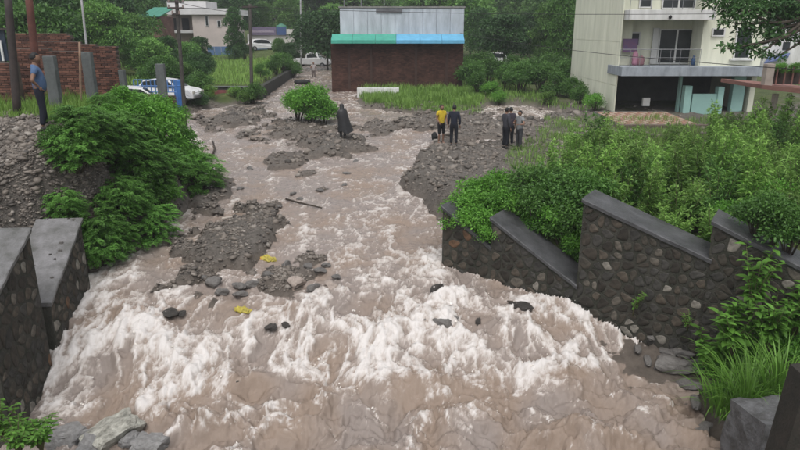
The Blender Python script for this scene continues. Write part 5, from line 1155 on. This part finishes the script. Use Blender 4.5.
# ------------------------------------------------------------------ people
SKIN = M('skin', (.22, .125, .085), (.17, .095, .065), 8, .6); HAIR = M('hair', (.012, .011, .011), None, 10, .6)
def skin_mesh(name, pts, edges, root_i, sub=2):
    me = bpy.data.meshes.new(name); me.from_pydata([p[0] for p in pts], edges, []); ob = link(bpy.data.objects.new(name, me))
    md = ob.modifiers.new('s', 'SKIN'); md.use_smooth_shade = True; sv = me.skin_vertices[0].data
    for i, p in enumerate(pts):
        r = p[1]; sv[i].radius = r if hasattr(r, '__len__') else (r, r); sv[i].use_root = (i == root_i)
    m2 = ob.modifiers.new('u', 'SUBSURF'); m2.levels = sub; m2.render_levels = sub
    dg = bpy.context.evaluated_depsgraph_get(); out = bpy.data.meshes.new_from_object(ob.evaluated_get(dg)); bpy.data.objects.remove(ob); out.name = name
    out.polygons.foreach_set('use_smooth', [True] * len(out.polygons)); return out
def person(loc, rz, H, J, shirt, trouser, label, fat=0, sleeve=.55, legs='long', barefoot=False, hair=True, head_turn=0, group=None, extra=None, bend=0):
    """figure facing -y; J overrides joints; built 1.75 m tall then scaled to H"""
    B = dict(pel=(0, 0, .95), wai=(0, 0, 1.10), che=(0, 0, 1.30), nb=(0, .01, 1.46), nk=(0, 0, 1.53), hd=(0, -.02, 1.60),
             shl=(-.18, .01, 1.42), ell=(-.24, .03, 1.14), wrl=(-.25, -.05, .90), shr=(.18, .01, 1.42), elr=(.24, .03, 1.14), wrr=(.25, -.05, .90),
             hil=(-.09, 0, .90), knl=(-.10, -.02, .50), anl=(-.11, .02, .09), hir=(.09, 0, .90), knr=(.10, -.02, .50), anr=(.11, .02, .09))
    B.update(J); root = empty('person', loc, rz, label=label, cat='person', group=group); s = H / 1.75; root.scale = (s, s, s)
    V3 = {k: Vector(v) for k, v in B.items()}
    order = ['pel', 'wai', 'che', 'nb', 'nk', 'hd', 'shl', 'ell', 'wrl', 'shr', 'elr', 'wrr', 'hil', 'knl', 'anl', 'hir', 'knr', 'anr']
    rad = dict(pel=(.145, .11), wai=(.125 + fat, .095 + fat), che=(.15, .105), nb=.075, nk=.055, hd=.05, shl=.06, ell=.042, wrl=.028, shr=.06, elr=.042, wrr=.028, hil=.085, knl=.055, anl=.036, hir=.085, knr=.055, anr=.036)
    ix = {k: i for i, k in enumerate(order)}
    E = [('pel', 'wai'), ('wai', 'che'), ('che', 'nb'), ('nb', 'nk'), ('nk', 'hd'), ('che', 'shl'), ('shl', 'ell'), ('ell', 'wrl'), ('che', 'shr'), ('shr', 'elr'), ('elr', 'wrr'), ('pel', 'hil'), ('hil', 'knl'), ('knl', 'anl'), ('pel', 'hir'), ('hir', 'knr'), ('knr', 'anr')]
    body = skin_mesh('body', [(V3[k], rad[k]) for k in order], [(ix[a], ix[b]) for a, b in E], 0)
    # head with face, hands with fingers and feet grown into the same mesh
    m = MB(); hc = V3['hd'] + Vector((0, -.01, .04)); ca, sa = math.cos(head_turn), math.sin(head_turn)
    def hf(p):
        q = 1.0
        if p.y < -.3 and abs(p.x) < .28 and -.25 < p.z < .2: q += .16 * (1 - abs(p.x) / .28) * (.5 + .5 * math.cos((p.z + .05) * 8))      # nose
        if p.y < -.4 and .08 < p.z < .3 and .2 < abs(p.x) < .55: q -= .06                                                                # eye sockets
        if p.z < -.5: q *= .93
        return q
    hm = MB().ell((0, 0, 0), (.083, .103, .122), 18, 14, hf)
    for sx in (-1, 1): hm.ell((sx * .08, .012, -.005), (.012, .022, .032), 6, 5)
    m._a([(hc.x + p[0]*ca - p[1]*sa, hc.y + p[0]*sa + p[1]*ca, hc.z + p[2]) for p in hm.v], hm.f)
    for sd in 'lr':
        w, e = V3['wr' + sd], V3['el' + sd]; d = (w - e).normalized(); pc = w + d * .05; side = d.cross(Vector((0, 0, 1)) if abs(d.z) < .85 else Vector((0, 1, 0))).normalized(); up = side.cross(d)
        m.ell(pc, (.03, .03, .045) if abs(d.z) > .6 else (.042, .035, .026), 8, 6)
        for f in range(4):
            o = side * (-.024 + .016 * f); b = pc + d * .03 + o; ln = (.06, .072, .068, .052)[f]; m.tube([b, b + d * ln * .55 + up * .006, b + d * ln * .95 + up * .022], [.009, .008, .006], 5)
        m.tube([w + d * .025 + side * -.025, w + d * .055 - side * .045 + up * .01, w + d * .085 - side * .048 + up * .02], [.011, .009, .007], 5)
    hm2 = m.mesh('x', True); bm = bmesh.new(); bm.from_mesh(body); bm.from_mesh(hm2); bm.to_mesh(body); bm.free(); body.polygons.foreach_set('use_smooth', [True] * len(body.polygons)); add('body', body, SKIN, root)
    ey = MB()
    for sx in (-1, 1):
        q = Vector((sx * .032, -.094, .012)); ey.ell((hc.x + q.x*ca - q.y*sa, hc.y + q.x*sa + q.y*ca, hc.z + q.z), (.011, .008, .007), 6, 4)
    ey.build('eyes', HAIR, root)
    if hair:
        hh = MB().ell((0, 0, 0), (.092, .111, .122), 16, 10)
        vv = []
        for p in hh.v:
            x, y, z = p
            if y < -.03 and z < .05: x, y, z = x * .8, y * .75, max(z, .03)
            elif z < -.065: x, y, z = x * .7, y * .7, -.065
            vv.append((hc.x + x*ca - y*sa, hc.y + .008 + x*sa + y*ca, hc.z + .016 + z))
        MB()._a(vv, hh.f).build('hair', HAIR, root, smooth=True)
    # shirt
    def lerp(a, b, t): return V3[a].lerp(V3[b], t)
    P = [(V3['pel'] + Vector((0, 0, -.13)), (.172, .14)), (V3['wai'], (.152 + fat, .122 + fat)), (V3['che'], (.178, .132)), (V3['nb'] + Vector((0, 0, .05)), (.082, .078)), (V3['shl'], .082), (lerp('shl', 'ell', sleeve if sleeve <= 1 else 1), .064), (V3['shr'], .082), (lerp('shr', 'elr', sleeve if sleeve <= 1 else 1), .064)]
    Es = [(0, 1), (1, 2), (2, 3), (2, 4), (4, 5), (2, 6), (6, 7)]
    if sleeve > 1:
        P += [(lerp('ell', 'wrl', .92), .042), (lerp('elr', 'wrr', .92), .042)]; Es += [(5, 8), (7, 9)]
    if fat: P[1] = (V3['wai'] + Vector((0, -.05, -.02)), (.17 + fat * .6, .15 + fat))
    add('shirt', skin_mesh('shirt', P, Es, 0), shirt, root)
    kk = .95 if legs == 'long' else .12
    P = [(V3['pel'] + Vector((0, 0, .12)), (.145, .115)), (V3['pel'] + Vector((0, 0, -.02)), (.165, .13)), (V3['hil'] + Vector((-.01, 0, -.06)), .105), (V3['knl'], .078), (lerp('knl', 'anl', kk), .066), (V3['hir'] + Vector((.01, 0, -.06)), .105), (V3['knr'], .078), (lerp('knr', 'anr', kk), .066)]
    add('trousers', skin_mesh('trousers', P, [(0, 1), (1, 2), (2, 3), (3, 4), (1, 5), (5, 6), (6, 7)], 1), trouser, root)
    for sd in 'lr':
        a = V3['an' + sd]; f = MB(); rings = []
        for y, wv, h in ((.07, .03, .05), (.05, .04, .085), (-.03, .044, .085), (-.12, .048, .055), (-.18, .04, .035), (-.2, .02, .02)):
            rings.append([(a.x + wv*math.cos(t_), a.y + y - .02, a.z - .09 + max(0, h*.5 + h*.5*math.sin(t_))) for t_ in [6.283*j/8 for j in range(8)]])
        f.loft(rings); f.build('foot' if barefoot else 'shoe', SKIN if barefoot else M('shoe', (.03, .028, .026)), root, smooth=True)
    return root
def cloth(name, c): return M(name, c, tuple(x * .7 for x in c), 6, .9, .3, 20)
pm = U(45, 128, 15.9); pm.z = gz(pm.x, pm.y)
person((pm.x, pm.y, pm.z), math.radians(118), 1.83, dict(ell=(-.32, .10, 1.16), wrl=(-.20, -.02, 1.0), elr=(.33, .12, 1.16), wrr=(.21, -.02, 1.0), anl=(-.13, .04, .09), anr=(.13, -.04, .09)), cloth('blue_shirt', (.075, .125, .23)), cloth('navy_trousers', (.014, .016, .026)), 'stout person in blue t-shirt and dark trousers, hands on hips on the gravel heap', fat=.03, head_turn=.05)
def stand(px, py, d=None):
    p = on_ground(px, py); return p
p = stand(441, 143.5); person(p, math.radians(25), 1.72, dict(ell=(-.25, -.02, 1.16), wrl=(-.22, -.20, 1.0), elr=(.24, .0, 1.14), wrr=(.2, -.18, .96)), cloth('yellow_shirt', (.55, .40, .03)), cloth('black_shorts', (.015, .015, .017)), 'barefoot person in bright yellow shirt and black shorts on the gravel', legs='short', barefoot=True)
pb = MB(); K = 10; pb.loft([[(r*math.cos(6.283*j/K), r*math.sin(6.283*j/K), z) for j in range(K)] for r, z in ((.10, 0), (.14, .04), (.16, .2), (.1, .28), (.05, .32))])
o = pb.build('black_bag', M('bag_black', (.015, .015, .016)), None, smooth=True); q = on_ground(434.5, 141); o.location = q; o.scale = (.95, .95, 1.2); tag(o, 'round black bag set on the gravel beside the yellow shirt', 'bag')
p = stand(453.5, 146); person(p, math.radians(170), 1.76, dict(), cloth('dark_blue_shirt', (.018, .021, .035)), cloth('black_trousers', (.012, .013, .018)), 'person all in dark navy standing beside the yellow shirt', sleeve=1.1)
p = stand(505, 149); person(p, math.radians(120), 1.70, dict(elr=(.27, -.1, 1.18), wrr=(.1, -.25, 1.2)), cloth('charcoal_shirt', (.05, .05, .06)), cloth('black_trousers', (.012, .013, .018)), 'person in charcoal shirt nearest the flood channel in the group of three', sleeve=1.1)
p = stand(510.5, 148); person(p + Vector((0, .25, 0)), math.radians(200), 1.68, dict(), cloth('dark_plum_shirt', (.055, .045, .06)), cloth('black_trousers', (.012, .013, .018)), 'person in dark plum shirt in the middle of the group of three')
p = stand(518.5, 150); person(p, math.radians(-60), 1.64, dict(elr=(.36, -.06, 1.2), wrr=(.2, -.22, 1.18), ell=(-.34, -.05, 1.2), wrl=(-.15, -.22, 1.2)), cloth('grey_shirt', (.22, .225, .23)), cloth('grey_trousers', (.05, .05, .055)), 'person in light grey shirt with bent arms beside the two in dark clothes')
p = on_ground(314, 80); person(p, math.radians(10), 1.7, dict(ell=(-.3, -.06, 1.2), wrl=(-.18, -.24, 1.25)), cloth('pale_shirt', (.38, .34, .33)), cloth('pale_trousers', (.16, .13, .12)), 'person in pale clothes wading in the flooded lane')
tr = MB(); K = 20; rings = []
for i in range(K):
    a = 6.283 * i / K; rings.append([((.36 + .13*math.cos(t_))*math.cos(a), (.36 + .13*math.cos(t_))*math.sin(a), .13 + .13*math.sin(t_)) for t_ in [6.283*j/8 for j in range(8)]])
rings.append(rings[0]); tr.loft(rings, False); o = tr.build('tyre', TYRE, None, smooth=True); o.location = on_ground(302.5, 87); o.location.z = max(o.location.z, wz(o.location.x, o.location.y)); o.scale = (1.5, 1.5, 1.3); tag(o, 'large black tyre lying on the edge of the flooded lane', 'tyre')
# cloaked person
def cloaked():
    p = on_ground(343, 139.5); BLK = M('black_oilskin', (.03, .03, .032), (.016, .016, .017), 5, .45, .5, 14)
    r = person(p, math.radians(205), 1.62, dict(hd=(0, -.08, 1.56), nk=(0, -.04, 1.5), ell=(-.26, -.08, 1.16), wrl=(-.16, -.2, 1.0), elr=(.26, -.08, 1.16), wrr=(.16, -.2, 1.0)), BLK, BLK, 'person wrapped in a long black rain cape with hood on the gravel', sleeve=1.1, hair=False)
    K = 28; m = MB(); rings = []
    for z, rx, ry, oy in ((.36, .40, .30, .02), (.6, .36, .27, .01), (.9, .31, .235, 0), (1.15, .275, .2, 0), (1.34, .25, .165, 0), (1.44, .2, .14, 0), (1.5, .12, .12, -.02), (1.56, .112, .128, -.05), (1.66, .112, .13, -.07), (1.74, .085, .1, -.06), (1.775, .02, .03, -.05)):
        fold = .07 * max(0, (1.3 - z)); ring = []
        for j in range(K):
            t_ = 6.283 * j / K; q = 1 + fold * math.sin(5 * t_ + z * 2) + fold * .6 * math.sin(9 * t_ + 1); ring.append((rx*q*math.cos(t_) - .16 * max(0, 1.35 - z), ry*q*math.sin(t_) + oy, z + (.06 * math.sin(3*t_) if z < .4 else 0)))
        rings.append(ring)
    m.loft(rings, False); me = m.mesh('rain_cape', True); o = add('rain_cape', me, BLK, r)
cloaked()

# ------------------------------------------------------------------ debris and the near corner
def rag(px, py, wpx, cols, label, seed, water=False):
    p = on_ground(px, py) if not water else wpt(px, py); L_ = wpx / 640 * math.hypot(p.y, CAMZ - p.z)
    def fn(q): return 1 + .55 * float(fbm(np.array([q.x * 2.2 + seed + q.z]), np.array([q.y * 2.2 - q.z * 2]), 4, 60 + seed, .65)[0])
    m = MB().ell((0, 0, 0), (L_ * .5, L_ * .26, L_ * .17), 26, 16, fn); v = [(x, y - .3 * x, z + .04 * L_ * math.sin(x / L_ * 16)) for x, y, z in m.v]; f = m.f
    me = bpy.data.meshes.new('cloth'); me.from_pydata(v, [], f); me.update(); o = add('cloth_rag', me, cols[0])
    if len(cols) > 1:
        me.materials.append(cols[1])
        for pl in me.polygons:
            if v[pl.vertices[0]][0] < -L_ * .12: pl.material_index = 1
    o.location = (p.x, p.y, max(p.z, wz(p.x, p.y) if water else -9) + .01); return tag(o, label, 'cloth')
YEL = M('yellow_cloth', (.48, .40, .07), (.26, .22, .06), 9, .85); ORA = M('orange_cloth', (.55, .24, .05), (.45, .3, .06), 8, .8)
rag(265, 262, 22, (YEL, ORA), 'crumpled yellow and orange cloth stranded on the gravel island', 1); rag(243, 312, 17, (YEL,), 'yellow plastic scrap floating in the foam', 2, True)
def stick(pts, r, label, mat=WOOD, name='branch'):
    m = MB(); P_ = [wpt(*q) + Vector((0, 0, .07)) for q in pts]; m.tube(P_, [r * (1 - .5 * i / len(P_)) for i in range(len(P_))], 6); tag(m.build(name, mat, None, smooth=True), label, 'branch')
DW = M('dark_wood', (.06, .045, .035), (.035, .028, .022), 8, .8, .4)
stick([(286, 201), (297, 204), (322, 210)], .035, 'dark broken branch drifting in the brown shallows', DW); stick([(440, 330), (450, 326), (458, 323)], .035, 'short dark stick caught in the cascade', DW); stick([(212, 158), (215, 150), (213, 143)], .05, 'bent stick poking up beside the left bank', DW)
stick([(507, 304), (516, 305), (526, 305)], .025, 'dark driftwood wedged among the jagged rocks', DW); stick([(222, 221), (233, 219), (241, 220)], .045, 'pale stick lying on the largest gravel island', M('pale_wood', (.45, .4, .35)))
# near right corner: broken concrete lump and a dark post
def lump():
    p = U(762, 430, 8.9); rr = random.Random(3); z0 = p.z - 1.0
    bm = bmesh.new(); bmesh.ops.create_cube(bm, size=1); bmesh.ops.subdivide_edges(bm, edges=bm.edges[:], cuts=4, use_grid_fill=True)
    for v in bm.verts:
        n = float(fbm(np.array([v.co.x * 2.3 + v.co.z]), np.array([v.co.y * 2.3 - v.co.z * 1.7]), 3, 44)[0]); v.co = Vector((v.co.x * .95, v.co.y * .85, v.co.z * 1.0)) * (1 + .14 * n); v.co.z += -.08 * v.co.y
    me = bpy.data.meshes.new('lump'); bm.to_mesh(me); bm.free(); o = add('concrete_lump', me, M('lump_concrete', (.13, .13, .135), (.05, .048, .046), 5, .6, .7, 25)); a, b = U(735, 420, 9.2), U(800, 420, 9.2)
    top = U(760, 408, 9.2).z; o.location = ((a.x + b.x)/2 + .02, 9.15, top - .5); o.rotation_euler = (0, .03, .15); tag(o, 'broken dark concrete lump beside the long grass and the post', 'concrete')
    q = MB(); x0 = U(787, 410, 7.6).x; zt = U(798, 374, 7.6).z; r = empty('bridge_post', (x0 + .2, 7.6, zt - 1.9), label='dark mossy concrete post standing before the broken lump', cat='post')
    MB()._a([(x0 - .04, 7.5, zt-1.9), (x0 + .4, 7.5, zt-1.9), (x0 + .4, 7.9, zt-1.9), (x0 - .04, 7.9, zt-1.9), (x0 + .12, 7.5, zt - .02), (x0 + .4, 7.5, zt + .02), (x0 + .4, 7.9, zt + .02), (x0 + .12, 7.9, zt - .02)], [(0,3,2,1),(4,5,6,7),(0,1,5,4),(1,2,6,5),(2,3,7,6),(3,0,4,7)]).build('shaft', M('post_dark', (.04, .033, .027), (.02, .02, .016), 4, .85, .5), r, True)
    MB().box(x0 - .15, x0 + .5, 7.4, 8.0, zt - 2.25, zt - 1.9, .03).build('footing', CONC_D, r, True)
lump()

# ------------------------------------------------------------------ damp air
hz = MB().box(-440, 440, -40, 445, -4, 60).build('haze', None); hm_ = bpy.data.materials.new('haze'); hm_.use_nodes = True; hn = hm_.node_tree.nodes
hn.remove(hn['Principled BSDF']); pv = hn.new('ShaderNodeVolumePrincipled'); pv.inputs['Color'].default_value = (.93, .96, 1, 1); pv.inputs['Density'].default_value = .0008; pv.inputs['Anisotropy'].default_value = .2
hm_.node_tree.links.new(pv.outputs[0], hn['Material Output'].inputs['Volume']); hz.data.materials.append(hm_); tag(hz, kind='stuff')
